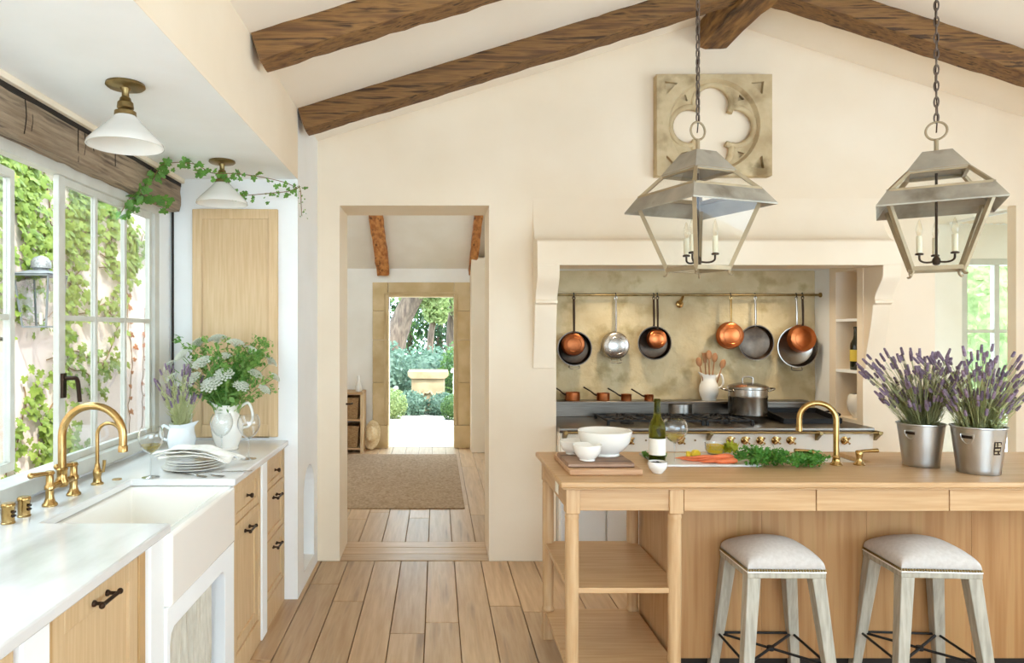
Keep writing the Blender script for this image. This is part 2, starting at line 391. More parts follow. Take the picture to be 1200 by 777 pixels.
# side wall: fascia above the window bay, soffit, pilaster with arched niche
struct('wall_left_fascia', plaster, MB().box(-1.0, SX, YN, EY, SOF, 2.86), label='cream plaster wall above the window bay')
struct('ceiling_bay', plaster_white, MB().box(-1.7, -1.0+.0, YN, EY, SOF, SOF+.2).box(-1.0, SX-.002, YN, EY, SOF-.001, SOF), label='flat white soffit over the sink counter')
pil = struct('wall_left_pilaster', plaster_white, MB().box(-1.585, SX, EY, BY, 0, 2.9), bevel=.012, label='white plaster pilaster beside the doorway')
arch = [(4.07,.09),(4.42,.09)]+[(4.245+.175*cos(a), .53+.175*sin(a)) for a in [pi*k/12 for k in range(13)]]
pil.modifiers.clear(); cut(pil, MB().prism(arch, -1.0, -.7, 'x'))
struct('wall_left', plaster_white, MB().box(-1.75, -1.52, YN, EY, 0, .93).box(-1.75, -1.52, YN, .2, .93, SOF+.1).box(-1.75, -1.56, YN, EY, 2.38, 2.6).box(-1.58,-1.52,3.74,EY,.93,2.38), label='white wall around the sink window')
struct('trim_2', plaster, MB().box(-1.49, -1.44, .2, EY, 2.375, 2.40), bevel=.003, label='pale wooden trim strip under the bay soffit')
struct('trim_shadow_gap', dark_gap, MB().box(-1.535, -1.46, .2, EY-.002, 2.355, 2.39), label='dark strip painted as the shadow gap above the timber lintel')  # solid strip; the shadow of the gap is put into its dark colour
# ceiling planes
th = .08
c = MB().prism([(-1.2,ceil_z(-1.2)),(XR,ZR),(XR,ZR+th),(-1.2,ceil_z(-1.2)+th)], YN, BY)
struct('ceiling_left', ceil_m, c, label='cream sloping ceiling left of the ridge')
c = MB().prism([(4.7,ceil_z(4.7)),(XR,ZR),(XR,ZR+th),(4.7,ceil_z(4.7)+th)], YN, BY)
struct('ceiling_right', ceil_m, c, label='cream sloping ceiling right of the ridge')
# right wall and wall behind the camera, both with unglazed openings added for daylight
w = struct('wall_right', plaster, MB().box(4.6, 4.8, YN, BY, 0, 3.2), label='plaster wall on the right side of the kitchen')
cut(w, MB().box(4, 5, -.6, 2.6, .9, 2.35))
w = struct('wall_front', plaster, MB().prism([(-1.75,0),(4.8,0),(4.8,ceil_z(4.8)+.1),(XR,ZR+.1),(-1.75,ceil_z(-1.75)+.1)], YN-.2, YN), label='plaster wall behind the camera')
cut(w, MB().box(-.5, 3.9, YN-.5, YN+.5, .02, 2.45))
# side passage on the right with glazed door
struct('floor_passage', floor_oak, MB().box(3.0, 6.2, 4.67, 5.4, -.06, 0), label='oak floor of the side passage')
struct('ceiling_passage', ceil_m, MB().box(3.3, 6.2, 4.67, 5.4, 2.37, 2.45), label='low cream ceiling of the side passage')
pw = struct('wall_passage', hall_white, MB().box(3.05, 6.2, 5.33, 5.45, 0, 2.45), label='pale wall at the back of the side passage')
cut(pw, MB().box(4.1, 5.05, 5, 6, .02, 2.1))
struct('wall_passage_side', hall_white, MB().box(3.05, 3.3, 4.94, 5.33, 0, 2.45), label='pale cheek wall of the side passage')
struct('wall_passage_front', hall_white, MB().box(4.7, 6.3, 4.55, 4.67, 0, 2.45), label='front wall of the side passage beyond the kitchen')
struct('wall_passage_end', hall_white, MB().box(6.1, 6.3, 4.62, 5.45, 0, 2.45), label='end wall of the side passage')
d = thing('door_1', 'pale framed glass door in the side passage', None, (4.575, 5.36, 0), kind='structure')
f = MB().box(4.1,4.15,5.34,5.4,.02,2.1).box(5.0,5.05,5.34,5.4,.02,2.1).box(4.15,5.0,5.34,5.4,2.05,2.1).box(4.15,5.0,5.34,5.4,.02,.2)
f.build('door_frame', frame_grey, d, bevel=.003)
box('mullion', frame_grey, (4.37,4.41,5.35,5.39,.2,2.05), d); box('mullion', frame_grey, (4.69,4.73,5.35,5.39,.2,2.05), d)
for z in (.78, 1.52):
    box('glazing_bar', frame_grey, (4.15,5.0,5.355,5.385,z,z+.025), d)
for x0, x1 in ((4.15,4.37),(4.41,4.69),(4.73,5.0)):
    for z0, z1 in ((.2,.78),(.805,1.52),(1.545,2.05)): box('pane', pane_glass, (x0,x1,5.368,5.372,z0,z1), d)
v = thing('air_vent', 'white slatted air vent in the passage ceiling at the right edge', 'vent', (4.2, 5.0, 2.352))
MB().box(3.94,4.5,4.72,4.735,2.352,2.37).box(3.94,4.5,5.235,5.25,2.352,2.37).box(3.94,3.955,4.735,5.235,2.352,2.37).box(4.485,4.5,4.735,5.235,2.352,2.37).build('frame', plaster_white, v)
for k in range(11):
    x = 3.965+k*.047
    MB().prism([(x,2.37),(x+.004,2.37),(x+.026,2.354),(x+.022,2.354)], 4.735, 5.235).build('slat', plaster, v)
# ---------------------------------------------------------------- hall beyond the doorway
hf = struct('floor_hall', joint, MB().box(-1.76, .8, BY+.001, 9.02, -.06, -.012), label='pale oak plank floor of the hall')
for k in range(3): box('plank', floor_cross, (-.648, .347, BY+.004+k*.135, BY+.135+k*.135, -.012, .004), hf, bevel=.002, bseg=1)
x = -1.76
while x < .6:
    y = 4.965; s = r.random()*1.5+.4
    cutp = [4.965]
    while y+s < 8.7: y += s; cutp.append(y); s = 1.3+r.random()
    cutp.append(9.02)
    for a, b in zip(cutp[:-1], cutp[1:]): box('plank', floor_oak, (x+gap, x+.17-gap, a+gap, b-gap, -.012, 0), hf, bevel=.002, bseg=1)
    x += .17
FY = 9.02
hw = struct('wall_hall_far', hall_white, MB().box(-1.95, .9, FY, FY+.34, 0, 2.5), label='white hall wall around the garden doorway')
cut(hw, MB().box(-.645, .228, FY-.3, FY+.8, -.1, 1.995))
struct('wall_hall_left', hall_white, MB().box(-1.95, -1.76, 4.94, 9.36, 0, 4.1).box(-1.95, -1.59, 4.90, 4.9399, 0, 4.1), label='white left wall of the hall')
struct('wall_hall_right', hall_white, MB().box(.79, .9, 5.3, 9.4, 0, 4.7).box(.55, .79, 4.94, 5.3, 0, 4.7), label='white right wall of the hall')
struct('wall_hall_pier', plaster, MB().box(.435, .79, 8.62, FY, 0, 2.47), bevel=.008, label='narrow plaster pier right of the garden doorway')
hc = MB().prism([(FY,2.36),(7.0,3.42),(6.1,3.87),(4.94,3.87),(4.94,3.97),(6.1,3.97),(7.0,3.52),(FY+.34,2.3),(FY+.34,2.2)], -1.95, .9, 'x')
struct('ceiling_hall', hall_white, hc, label='white sloping ceiling of the hall')
for i, (x0, x1) in enumerate(((-.80,-.61),(.40,.53))):
    a = ((x0+x1)/2, FY-.02, 2.36); b = ((x0+x1)/2+(0, .04)[i], 6.4, 2.36+(FY-.02-6.4)*.525)
    o = beam_mb(a, b, x1-x0-.03, .11, n=22, jit=.012, seed=20+i).build('ceiling_beam', orange_wood)
    tag(o, ('orange brown timber on the hall ceiling, left of the two', 'orange brown timber on the hall ceiling, right of the two')[i], 'beam', 'hall ceiling beams')
# stone door surround, block by block
sd = thing('trim_4', 'carved tan limestone surround of the garden doorway', None, (-.2, FY-.03, 0), kind='structure')
for sx, xo, xi in ((-1, -.845, -.64), (1, .445, .225)):
    x0, x1 = min(xo, xi), max(xo, xi)
    zz = [.30, .86, 1.42, 1.80]
    box('plinth_block', stone_trim, (x0-.012*(sx<0), x1+.012*(sx>0), FY-.075, FY+.2, 0, .297), sd, bevel=.006)
    for z0, z1 in zip(zz[:-1], zz[1:]): box('stone_block', stone_trim, (x0, x1, FY-.05, FY+.2, z0, z1-.003), sd, bevel=.005)
    xm = xi; a, b = (xm-.055, xm-.035) if sx < 0 else (xm+.035, xm+.055)
    box('moulding', stone_trim, (a, b, FY-.066, FY-.05, .3, 1.99+.035), sd, bevel=.006)
    box('rebate', stone_trim, ((xi-.03, xi+.006) if sx < 0 else (xi-.006, xi+.03)) + (FY-.058, FY-.05, .3, 1.99), sd, bevel=.003)
for x0, x1 in ((-.845,-.642),(-.64,.227),(.227,.445)):
    z0 = 1.80 if x0 < -.7 or x0 > .2 else 1.99
    box('stone_block', stone_trim, (x0, x1-.003, FY-.05, FY+.2, z0, 2.175), sd, bevel=.005)
box('moulding', stone_trim, (-.695,.28,FY-.066,FY-.05,2.025,2.045), sd, bevel=.006)
# ================================================================ timbers, carved stone
def rafter(y0, y1, x0, x1, label, seed):
    a = (x0, (y0+y1)/2, ceil_z(x0)+.008); b = (x1, (y0+y1)/2, ceil_z(x1)+.008)
    n = int((Vector(b)-Vector(a)).length/.07)
    o = beam_mb(a, b, y1-y0, .135, n=n, jit=.009, seed=seed).build('ceiling_beam', old_wood, origin=a)
    tag(o, label, 'beam', 'old timber ceiling beams'); return o
rafter(2.9, 3.05, SX+.002, XR-.12, 'dark aged ceiling timber nearer the camera at upper left', 1)
rafter(3.88, 4.04, SX+.002, XR-.12, 'dark aged ceiling timber running up to the ridge from left wall', 2)
rafter(3.88, 4.04, 4.55, XR+.12, 'honey brown ceiling timber descending from the ridge to the right', 3)
o = beam_mb((XR-.01, YN+.02, ZR+.01), (XR-.01, BY-.005, ZR+.01), .2, .215, n=60, jit=.018, seed=4).build('ridge_beam', M('ridge_wood', '#5f4127', '#98703f', scale=5, stretch=(5, 1, 5), rough=.75, bump=.7, bscale=12, c3='#3f2a18', scale3=3.2, lo3=.54, hi3=.66))
tag(o, 'thick dark ridge timber along the top of the ceiling', 'beam')
o = beam_mb((-1.515, .2, 2.365), (-1.515, EY-.004, 2.365), .11, .155, n=50, jit=.012, seed=5).build('lintel_beam', old_wood_y)
tag(o, 'grey brown weathered timber lintel above the sink window', 'beam')
for y, zt, L_, k in ((2.42,2.36,.13,.006),(2.46,2.33,.08,.003),(2.78,2.36,.14,-.004),(2.83,2.36,.1,.004),(2.9,2.34,.11,.002),(3.1,2.36,.08,-.004),(2.2,2.35,.07,.01)):
    MB().tube(spline([(-1.46,y,zt-.004),(-1.4585,y+k,zt-L_*.5),(-1.461,y-k*.5,zt-L_)], 3), .0019, 5).build('drying_crack', dark_gap, o)
# quatrefoil panel
qc = (1.82, 2.885); hw_, hh = .378, .333; y0 = BY-.075
q = MB().box(qc[0]-hw_, qc[0]+hw_, y0, BY-.0005, qc[1]-hh, qc[1]+hh).build('quatrefoil_panel', stone_old)
tag(q, 'square carved stone quatrefoil panel high on the gable wall', 'carving')
def lobe(r, d, ya, yb):
    L = []
    for dx, dz in ((d,0),(-d,0),(0,d),(0,-d)):
        m = MB(T(qc[0]+dx, ya, qc[1]+dz) @ rot('X', -90)); m.lathe([(0,0),(r,0),(r,yb-ya),(0,yb-ya)], seg=28); L.append(m)
    m = MB(T(qc[0], ya, qc[1]) @ rot('X', -90)); m.lathe([(0,0),(d*.95,0),(d*.95,yb-ya),(0,yb-ya)], seg=20); L.append(m)
    return L
big = MB(T(qc[0], y0-.02, qc[1]) @ rot('X', -90)).lathe([(0,0),(.312,0),(.285,.05),(0,.05)], seg=48)
cut(q, big)
cut(q, *lobe(.122, .150, y0-.05, BY+.05))
sp = []
for sx in (-1, 1):
    for sz in (-1, 1):
        cx, cz = qc[0]+sx*.325, qc[1]+sz*.285
        sp.append(MB().prism([(cx, cz), (cx-sx*.085, cz-sz*.008), (cx-sx*.012, cz-sz*.085)], y0-.02, y0+.03))
    pass
for sx in (-1, 1):
    for sz in (-1, 1):
        cx, cz = qc[0]+sx*.165, qc[1]+sz*.165
        sp.append(MB().prism([(cx, cz), (cx+sx*.045, cz+sz*.012), (cx+sx*.012, cz+sz*.045)], y0-.02, y0+.055))
cut(q, *sp)
# raised ribs around each lobe
for dx, dz, a0 in ((.150,0,0),(-.150,0,180),(0,.150,90),(0,-.150,270)):
    pts = [(qc[0]+dx+.128*cos(radians(a0+t)), y0+.04, qc[1]+dz+.128*sin(radians(a0+t))) for t in range(-118, 119, 14)]
    MB().tube(pts, .02, 10).build('rib', stone_old, q)
# ================================================================ sink wall: window
WX = -1.55
win = thing('window_1', 'grey steel framed casement window over the sink', None, (WX, 2.0, .93), kind='structure')
def wbox(n, y0, y1, z0, z1, x0=WX-.02, x1=WX+.03, m=frame_grey, p=win, bevel=.003): return box(n, m, (x0, x1, y0, y1, z0, z1), p, bevel)
wbox('sill', .2, 3.74, .925, .985, WX-.06, WX+.055)
wbox('head_rail', .2, 3.74, 2.165, 2.215)
wbox('post', 2.755, 2.80, .985, 2.165, WX-.0, WX+.025)
wbox('post', 1.55, 1.63, .985, 2.165, WX-.03, WX+.04)
wbox('side_frame', 3.68, 3.74, .985, 2.165)
wbox('side_frame', .2, .26, .985, 2.165)
# fixed three light casement on the right
ca = MB().box(WX-.012, WX+.012, 2.80, 3.68, .985, 1.012).box(WX-.012, WX+.012, 2.80, 3.68, 2.135, 2.165).box(WX-.012, WX+.012, 2.80, 2.825, 1.012, 2.135).box(WX-.012, WX+.012, 3.655, 3.68, 1.012, 2.135).build('casement', frame_grey, win)
for y in (3.085, 3.375): wbox('glazing_bar', y-.012, y+.012, 1.012, 2.135, WX-.01, WX+.012, p=ca, bevel=.002)
for a, b in ((2.825,3.073),(3.097,3.363),(3.387,3.655)):
    wbox('glazing_bar', a, b, 1.575, 1.597, WX-.01, WX+.012, p=ca, bevel=.002)
    for z0, z1 in ((1.012,1.575),(1.597,2.135)): wbox('pane', a, b, z0, z1, WX-.001, WX+.002, pane_glass, ca, 0)
# open casement swung outwards at the left, hinged at the near post
W['_hinge'] = Vector((0, 0, 0))
Lc = 1.06
f = MB().box(0, Lc, -.014, .014, .985, 1.02).box(0, Lc, -.014, .014, 2.13, 2.165).box(0, .03, -.014, .014, 1.02, 2.13).box(Lc-.035, Lc, -.014, .014, 1.02, 2.13)
W[win.name] = Vector((0,0,.93)); oc = f.build('open_casement', frame_grey, win, bevel=.002); W[oc.name] = Vector((0,0,.93))
for x in (.36, .70): box('glazing_bar', frame_grey, (x-.012, x+.012, -.012, .012, 1.02, 2.13), oc, .002)
box('glazing_bar', frame_grey, (.03, Lc-.035, -.011, .011, 1.575, 1.597), oc, .002)
for a, b in ((.03,.348),(.372,.688),(.712,Lc-.035)):
    for z0, z1 in ((1.02,1.575),(1.597,2.13)): box('pane', pane_glass, (a, b, -.0015, .0015, z0, z1), oc)
MB().tube(spline([(Lc-.02,.02,1.50),(Lc-.02,.05,1.50),(Lc-.05,.06,1.47),(Lc-.05,.06,1.38)], 5), .008, 8).build('handle', bronze, oc)
oc.location = (0, 1.64-2.0, 0); oc.rotation_euler = (0, 0, radians(90+7))
W[win.name] = Vector((WX, 2.0, .93))
hd = MB().box(WX+.025, WX+.037, 2.765, 2.79, 1.26, 1.36).tube(spline([(WX+.035,2.778,1.34),(WX+.065,2.778,1.34),(WX+.075,2.80,1.33),(WX+.075,2.82,1.24)], 5), .009, 8)
hd.build('handle', bronze, win)
# ---------------------------------------------------------------- worktop, sink, cabinets
CZ = .91; FX = -.86
wt = MB().prism([(-1.52,.75),(FX,.75),(FX,2.21),(-1.285,2.21),(-1.285,2.868),(FX+.012,2.868),(FX+.012,EY-.002),(-1.52,EY-.002)], CZ-.03, CZ, 'z').build('worktop', marble, bevel=.005)
tag(wt, 'white marble worktop running along the sink window', 'worktop')
sk = MB().box(-1.315, -.852, 2.195, 2.885, .64, CZ-.031).build('farmhouse_sink', sink_white)
cut(sk, MB().box(-1.27, -.895, 2.24, 2.845, .675, 1.0))
b = sk.modifiers.new('bevel', 'BEVEL'); b.width = .012; b.segments = 3; b.limit_method = 'ANGLE'
tag(sk, 'white fireclay farmhouse sink with deep apron front', 'sink')
MB(T(-1.08, 2.54, .676)).lathe([(0,.002),(.03,.002),(.042,.004),(.045,0)], seg=20).build('drain', brass, sk)
# plaster piers between the cabinets
def pier(y0, y1, x1, label, z1=CZ-.031):
    return struct('trim_pier', plaster_white, MB().box(-1.5, x1, y0, y1, 0, z1), bevel=.006, label=label)
pier(1.455, 1.565, -.885, 'white plaster pier at the near end of the counter')
pier(2.085, 2.195, -.875, 'white plaster pier left of the farmhouse sink')
ap = MB().prism([(2.195,.0),(2.225,.0),(2.225,.515),(2.235,.54),(2.26,.555),(2.765,.555),(2.79,.54),(2.80,.515),(2.80,0),(2.925,0),(2.925,CZ-.031),(2.886,CZ-.031),(2.886,.639),(2.195,.639)], -.945, -.868, 'x')
struct('trim_sink_surround', plaster_white, ap, bevel=.004, label='white plaster surround below the farmhouse sink')
struct('trim_sink_shade', dark_gap, MB().box(-1.5, -1.45, 2.2, 2.9, 0, .6), label='back of the sink recess with its shade painted dark')  # near-black colour stands in for the shade under the sink
pier(3.372, 3.475, -.862, 'white plaster pier between the two far cabinets')
# linen curtain under the sink
vs = []; fs = []; ny = 90; nz_ = 14
for j in range(nz_+1):
    z = .03+.515*j/nz_
    for i in range(ny+1):
        y = 2.23+.50*i/ny; amp = .016*(1-.35*j/nz_)
        vs.append((-.912+amp*sin(i*.55+1.4*sin(i*.13)+.3*sin(j*.4))+.006*sin(i*1.3+j*.2), y+.006*sin(j*.5+i*.2), z))
for j in range(nz_):
    for i in range(ny): fs.append((j*(ny+1)+i, j*(ny+1)+i+1, (j+1)*(ny+1)+i+1, (j+1)*(ny+1)+i))
cu = MB().add(vs, fs).build('curtain', linen); sm = cu.modifiers.new('thick', 'SOLIDIFY'); sm.thickness = .003
tag(cu, 'gathered grey linen curtain hanging under the sink', 'curtain')
def bar_handle(p, x, y, z, L=.1):
    mb = MB().tube([(x+.03, y-L/2, z), (x+.03, y+L/2, z)], .0055, 8)
    for s in (-1, 1):
        mb.tube([(x, y+s*L*.36, z), (x+.03, y+s*L*.36, z)], .005, 8).ball((x+.03, y+s*L/2, z), .0085, seg=10, rings=6).ball((x+.002, y+s*L*.36, z), .009, seg=10, rings=6)
    return mb.build('handle', bronze, p)
def knob(p, x, y, z):
    return MB(T(x, y, z) @ rot('Y', 90)).lathe([(0,.0),(.009,0),(.005,.006),(.005,.014),(.011,.02),(.012,.026),(.008,.031),(0,.032)], seg=14).build('knob', bronze, p)
def front(p, name, y0, y1, z0, z1, x, st=.045, hnd=None):
    """shaker front: a frame of two stiles and two rails around a sunken panel, facing +x"""
    o = MB().box(x-.02, x, y0, y0+st, z0, z1).box(x-.02, x, y1-st, y1, z0, z1).box(x-.02, x, y0+st, y1-st, z1-st, z1).box(x-.02, x, y0+st, y1-st, z0, z0+st).build(name, cab_oak, p, bevel=.002)
    box('panel', cab_oak, (x-.018, x-.009, y0+st, y1-st, z0+st, z1-st), o)
    if hnd == 'bar': bar_handle(o, x, (y0+y1)/2, z1-.035)
    elif hnd == 'knob': knob(o, x, (y0+y1)/2, (z0+z1)/2)
    return o
def carcase(p, y0, y1, x, zt=CZ-.031, plinth=.1):
    MB().box(-1.45, x-.022, y0, y1, plinth, zt).box(-1.45, x-.03, y0, y1, 0, plinth).build('body', cab_dark, p)
X1 = -.893
c1 = thing('base_cabinet', 'pale oak base cabinet with dark bar handle, nearest on the sink wall', 'cabinet', (-1.18, 1.82, 0), 'sink wall cabinets')
carcase(c1, 1.567, 2.083, X1)
MB().box(X1-.022, X1+.004, 1.567, 1.58, 0, CZ-.035).box(X1-.022, X1+.004, 2.04, 2.083, 0, CZ-.035).box(X1-.022, X1+.004, 1.58, 2.04, CZ-.048, CZ-.035).build('face_frame', cab_dark, c1, bevel=.002)
front(c1, 'door', 1.583, 2.037, .1, CZ-.052, X1, .055, 'bar')
c0 = thing('base_cabinet', 'sliver of oak base cabinet at the lower left corner', 'cabinet', (-1.18, 1.1, 0), 'sink wall cabinets')
carcase(c0, .76, 1.453, X1); front(c0, 'door', .78, 1.44, .1, CZ-.052, X1, .055, 'bar')
X2 = -.876
c2 = thing('base_cabinet', 'pale oak cabinet with one drawer over a tall door, right of the sink', 'cabinet', (-1.18, 3.15, 0), 'sink wall cabinets')
carcase(c2, 2.927, 3.370, X2)
MB().box(X2-.022, X2+.006, 2.927, 2.95, .0, CZ-.035).box(X2-.022, X2+.006, 3.345, 3.370, .0, CZ-.035).box(X2-.022, X2+.006, 2.95, 3.345, .66, .69).box(X2-.022, X2+.006, 2.95, 3.345, 0, .12).box(X2-.022, X2+.006, 2.95, 3.345, CZ-.05, CZ-.035).build('face_frame', cab_oak, c2, bevel=.002)
front(c2, 'drawer', 2.953, 3.342, .693, CZ-.053, X2, .035, 'knob')
front(c2, 'door', 2.953, 3.342, .123, .657, X2, .05, 'bar')
c3 = thing('base_cabinet', 'pale oak cabinet of three drawers beside the pilaster', 'cabinet', (-1.18, 3.69, 0), 'sink wall cabinets')
carcase(c3, 3.477, EY-.003, X2)
MB().box(X2-.022, X2+.006, 3.477, 3.50, .0, CZ-.035).box(X2-.022, X2+.006, 3.875, EY-.003, .0, CZ-.035).box(X2-.022, X2+.006, 3.5, 3.875, .68, .705).box(X2-.022, X2+.006, 3.5, 3.875, .415, .44).box(X2-.022, X2+.006, 3.5, 3.875, 0, .14).box(X2-.022, X2+.006, 3.5, 3.875, CZ-.05, CZ-.035).build('face_frame', cab_oak, c3, bevel=.002)
for z0, z1, h in ((.708, CZ-.053, 'knob'), (.443, .677, 'bar'), (.143, .412, 'bar')): front(c3, 'drawer', 3.503, 3.872, z0, z1, X2, .032, h)
# tall wooden panel door on the end wall of the bay
pd = thing('cabinet_door', 'tall pale oak panelled cupboard door on the end wall of the window bay', 'door', (-1.145, EY, .93))
MB().box(-1.39,-1.335,EY-.024,EY-.002,.93,2.225).box(-.955,-.905,EY-.024,EY-.002,.93,2.225).box(-1.335,-.955,EY-.024,EY-.002,2.17,2.225).box(-1.335,-.955,EY-.024,EY-.002,.93,1.0).build('frame', cab_oak, pd, bevel=.003)
box('panel', cab_oak, (-1.336,-.954,EY-.016,EY-.002,.99,2.18), pd)
struct('trim_shadow_line', dark_gap, MB().box(-1.512, -1.502, EY-.012, EY, .96, 2.36), label='dark strip painted as a shadow line at the window bay corner')  # corner shadow laid on as a thin dark strip
# ---------------------------------------------------------------- taps
FXX = -1.378
t = thing('bridge_faucet', 'tall brass bridge faucet with arched spout behind the farmhouse sink', 'faucet', (FXX, 2.51, CZ))
col = [(0,0),(.026,0),(.026,.006),(.019,.014),(.014,.03),(.014,.055),(.018,.06),(.018,.07),(.013,.078),(.013,.11),(.017,.114),(.013,.124),(0,.126)]
for y in (2.43, 2.59):
    MB(T(FXX, y, CZ)).lathe(col, seg=18).build('valve', brass, t)
    MB().tube([(FXX, y, CZ+.112), (FXX-.005, y-.02, CZ+.118), (FXX-.02, y-.075, CZ+.122)], [.007,.008,.0095], 10).ball((FXX-.021, y-.078, CZ+.122), .011, seg=12, rings=8).build('lever', brass, t)
MB().tube([(FXX,2.43,CZ+.065),(FXX,2.48,CZ+.065),(FXX,2.51,CZ+.072),(FXX,2.54,CZ+.065),(FXX,2.59,CZ+.065)], .0125, 12).build('bridge', brass, t)
R_ = .112
pts = [(FXX,2.51,CZ+.06),(FXX,2.51,CZ+.16),(FXX,2.51,CZ+.235)]+[(FXX+R_-R_*cos(a), 2.51, CZ+.235+R_*sin(a)) for a in [pi*k/18 for k in range(1, 19)]]+[(FXX+2*R_,2.51,CZ+.195)]
MB().tube(pts, .0145, 16).build('spout', brass, t)
MB(T(FXX, 2.51, CZ)).lathe([(.017,.05),(.024,.06),(.024,.072),(.018,.085),(.018,.11),(.021,.114),(.0165,.12)], seg=18).build('collar', brass, t)
MB(T(FXX+2*R_, 2.51, CZ+.178)).lathe([(0,0),(.017,0),(.017,.02),(.014,.024)], seg=16).build('aerator', brass, t)
t = thing('filter_tap', 'small slender brass filter tap right of the bridge faucet', 'faucet', (FXX, 2.77, CZ))
MB(T(FXX, 2.77, CZ)).lathe([(0,0),(.024,0),(.024,.005),(.017,.01),(.014,.03),(.017,.04),(.017,.055),(.012,.065),(.009,.085)], seg=18).build('base', brass, t)
pts = [(FXX,2.77,CZ+.07),(FXX,2.77,CZ+.2)]+[(FXX+.048-.048*cos(a), 2.77, CZ+.2+.048*sin(a)) for a in [pi*k/14 for k in range(1, 13)]]+[(FXX+.102,2.77,CZ+.165)]
MB().tube(pts, .0075, 12).build('spout', brass, t)
MB().tube([(FXX+.01,2.765,CZ+.05),(FXX+.03,2.76,CZ+.055),(FXX+.034,2.76,CZ+.1)], [.006,.006,.007], 10).build('lever', brass, t)
for y, lb in ((2.205, 'left of the two short brass air switches on the worktop'), (2.29, 'right of the two short brass air switches on the worktop')):
    t = thing('air_switch', lb, 'air switch', (-1.385, y, CZ), 'brass air switches')
    MB(T(-1.385, y, CZ)).lathe([(0,0),(.021,0),(.0215,.004),(.019,.006),(.019,.052),(.021,.055),(.021,.062),(.018,.066),(0,.066)], seg=22).build('body', brass, t)
    for z in (.022, .034): MB().box(-1.3665, -1.362, y-.012, y+.006, CZ+z, CZ+z+.006).build('slot', bronze, t)
o = MB(T(-1.34, 2.86, CZ)).lathe([(0,.004),(.018,.004),(.02,0)], seg=20).build('hole_cover', brass); tag(o, 'flat round brass cover disc on the worktop', 'cover')
# ---------------------------------------------------------------- bay ceiling lamps
def bay_lamp(y, label):
    l = thing('ceiling_lamp', label, 'lamp', (-1.095, y, SOF), 'opal glass bay lamps')
    MB(T(-1.095, y, SOF)).lathe([(0,0),(.064,0),(.066,-.008),(.06,-.013),(.018,-.016),(.012,-.03),(.012,-.045),(.018,-.05),(.02,-.06),(.026,-.066),(.028,-.085),(.02,-.095),(.02,-.1)], seg=28).build('fitting', brass_old, l)
    MB(T(-1.095, y, SOF)).lathe([(.022,-.096),(.036,-.098),(.037,-.112),(.03,-.114)], seg=24).build('gallery', brass_old, l)
    MB(T(-1.095, y, SOF)).lathe([(.031,-.104),(.034,-.112),(.06,-.14),(.105,-.186),(.125,-.208),(.128,-.22),(.124,-.22),(.121,-.21),(.1,-.19),(.056,-.145),(.029,-.114),(.027,-.104)], seg=40).build('shade', opal, l)
    MB(T(-1.095, y, SOF)).lathe([(0,-.17),(.014,-.165),(.018,-.15),(.012,-.125),(.01,-.1)], seg=14).build('bulb', opal, l)
bay_lamp(2.40, 'opal glass cone ceiling lamp with brass fitting nearer the camera')
bay_lamp(3.48, 'opal glass cone ceiling lamp with brass fitting beside the trailing ivy')
# ---------------------------------------------------------------- things on the marble worktop
def wine_glass(x, y, z, h, rb, label, wine=False):
    g = thing('wine_glass', label, 'glass', (x, y, z), 'stemmed wine glasses')
    k = h/.2
    MB(T(x, y, z)).lathe([(0,.0),(.034*k,0),(.034*k,.002),(.006*k,.006),(.0035,.012),(.0035,.085*k),(.006*k,.092*k),(0,.094*k)], seg=24).build('stem', clear_glass, g)
    z0 = .092*k; H = h-z0; pr = []
    for i in range(13):
        t = i/12; pr.append((max(.002, rb*sin(pi*.78*t)**.6), z0+H*t))
    MB(T(x, y, z)).lathe(pr, seg=28).build('bowl', clear_glass, g)
    if wine:
        n = 5; pw = [(max(.001, rr-.0025), zz+.002) for rr, zz in pr[:n]]; pw.append((0, pw[-1][1]))
        MB(T(x, y, z)).lathe(pw, seg=28).build('wine', wine_m, g)
    return g
wine_glass(-1.215, 2.90, CZ, .215, .052, 'wine glass with white wine beside the farmhouse sink', True)
wine_glass(-1.06, 3.36, CZ, .215, .055, 'empty wine glass in front of the white flower jug', False)
wine_glass(-.915, 3.32, CZ, .215, .055, 'empty wine glass at the right, near the front edge of marble worktop', False)
pc = (-1.105, 3.1)
for k in range(4):
    rr = (.137, .122, .119, .116)[k]; z = CZ+.0005+k*.011
    p = MB(T(pc[0], pc[1], z)).lathe([(0,0),(rr*.6,0),(rr*.65,.003),(rr,.011),(rr+.001,.0135),(rr*.98,.0135),(rr*.64,.006),(0,.005)], seg=40).build('plate', white_ceramic)
    tag(p, ('large white plate at the bottom of the stack', 'white plate second from bottom of the stack', 'white plate third from bottom of the stack', 'white plate under the napkin, topmost of the stack')[k], 'plate', 'plates stacked by the sink')
vs = []; fs = []; nu = 26; nv = 20
for layer in range(3):
    o_ = len(vs)
    for j in range(nv+1):
        for i in range(nu+1):
            u = i/nu; v = j/nv
            X = -.13+.30*u+.035*(v-.5)*layer; Y = -.085+.15*v+.03*u+.012*layer
            rr = math.hypot(X, Y)
            Z = .062+.011*layer+.012*noise.noise(Vector((u*4+layer*7, v*4, 1)))+.006*sin(v*9+u*3)
            if X > .06: Z -= (X-.06)*(.28+.05*layer)
            if X < -.1: Z -= (-.1-X)*.2
            vs.append((pc[0]+X, pc[1]+Y, CZ+max(Z, .004+.006*layer)))
    for j in range(nv):
        for i in range(nu): fs.append((o_+j*(nu+1)+i, o_+j*(nu+1)+i+1, o_+(j+1)*(nu+1)+i+1, o_+(j+1)*(nu+1)+i))
nk = MB().add(vs, fs).build('napkin', cloth, weld=False); sm = nk.modifiers.new('thick', 'SOLIDIFY'); sm.thickness = .003; sm.offset = 1
tag(nk, 'rumpled white cloth napkin on the stack of plates', 'napkin')
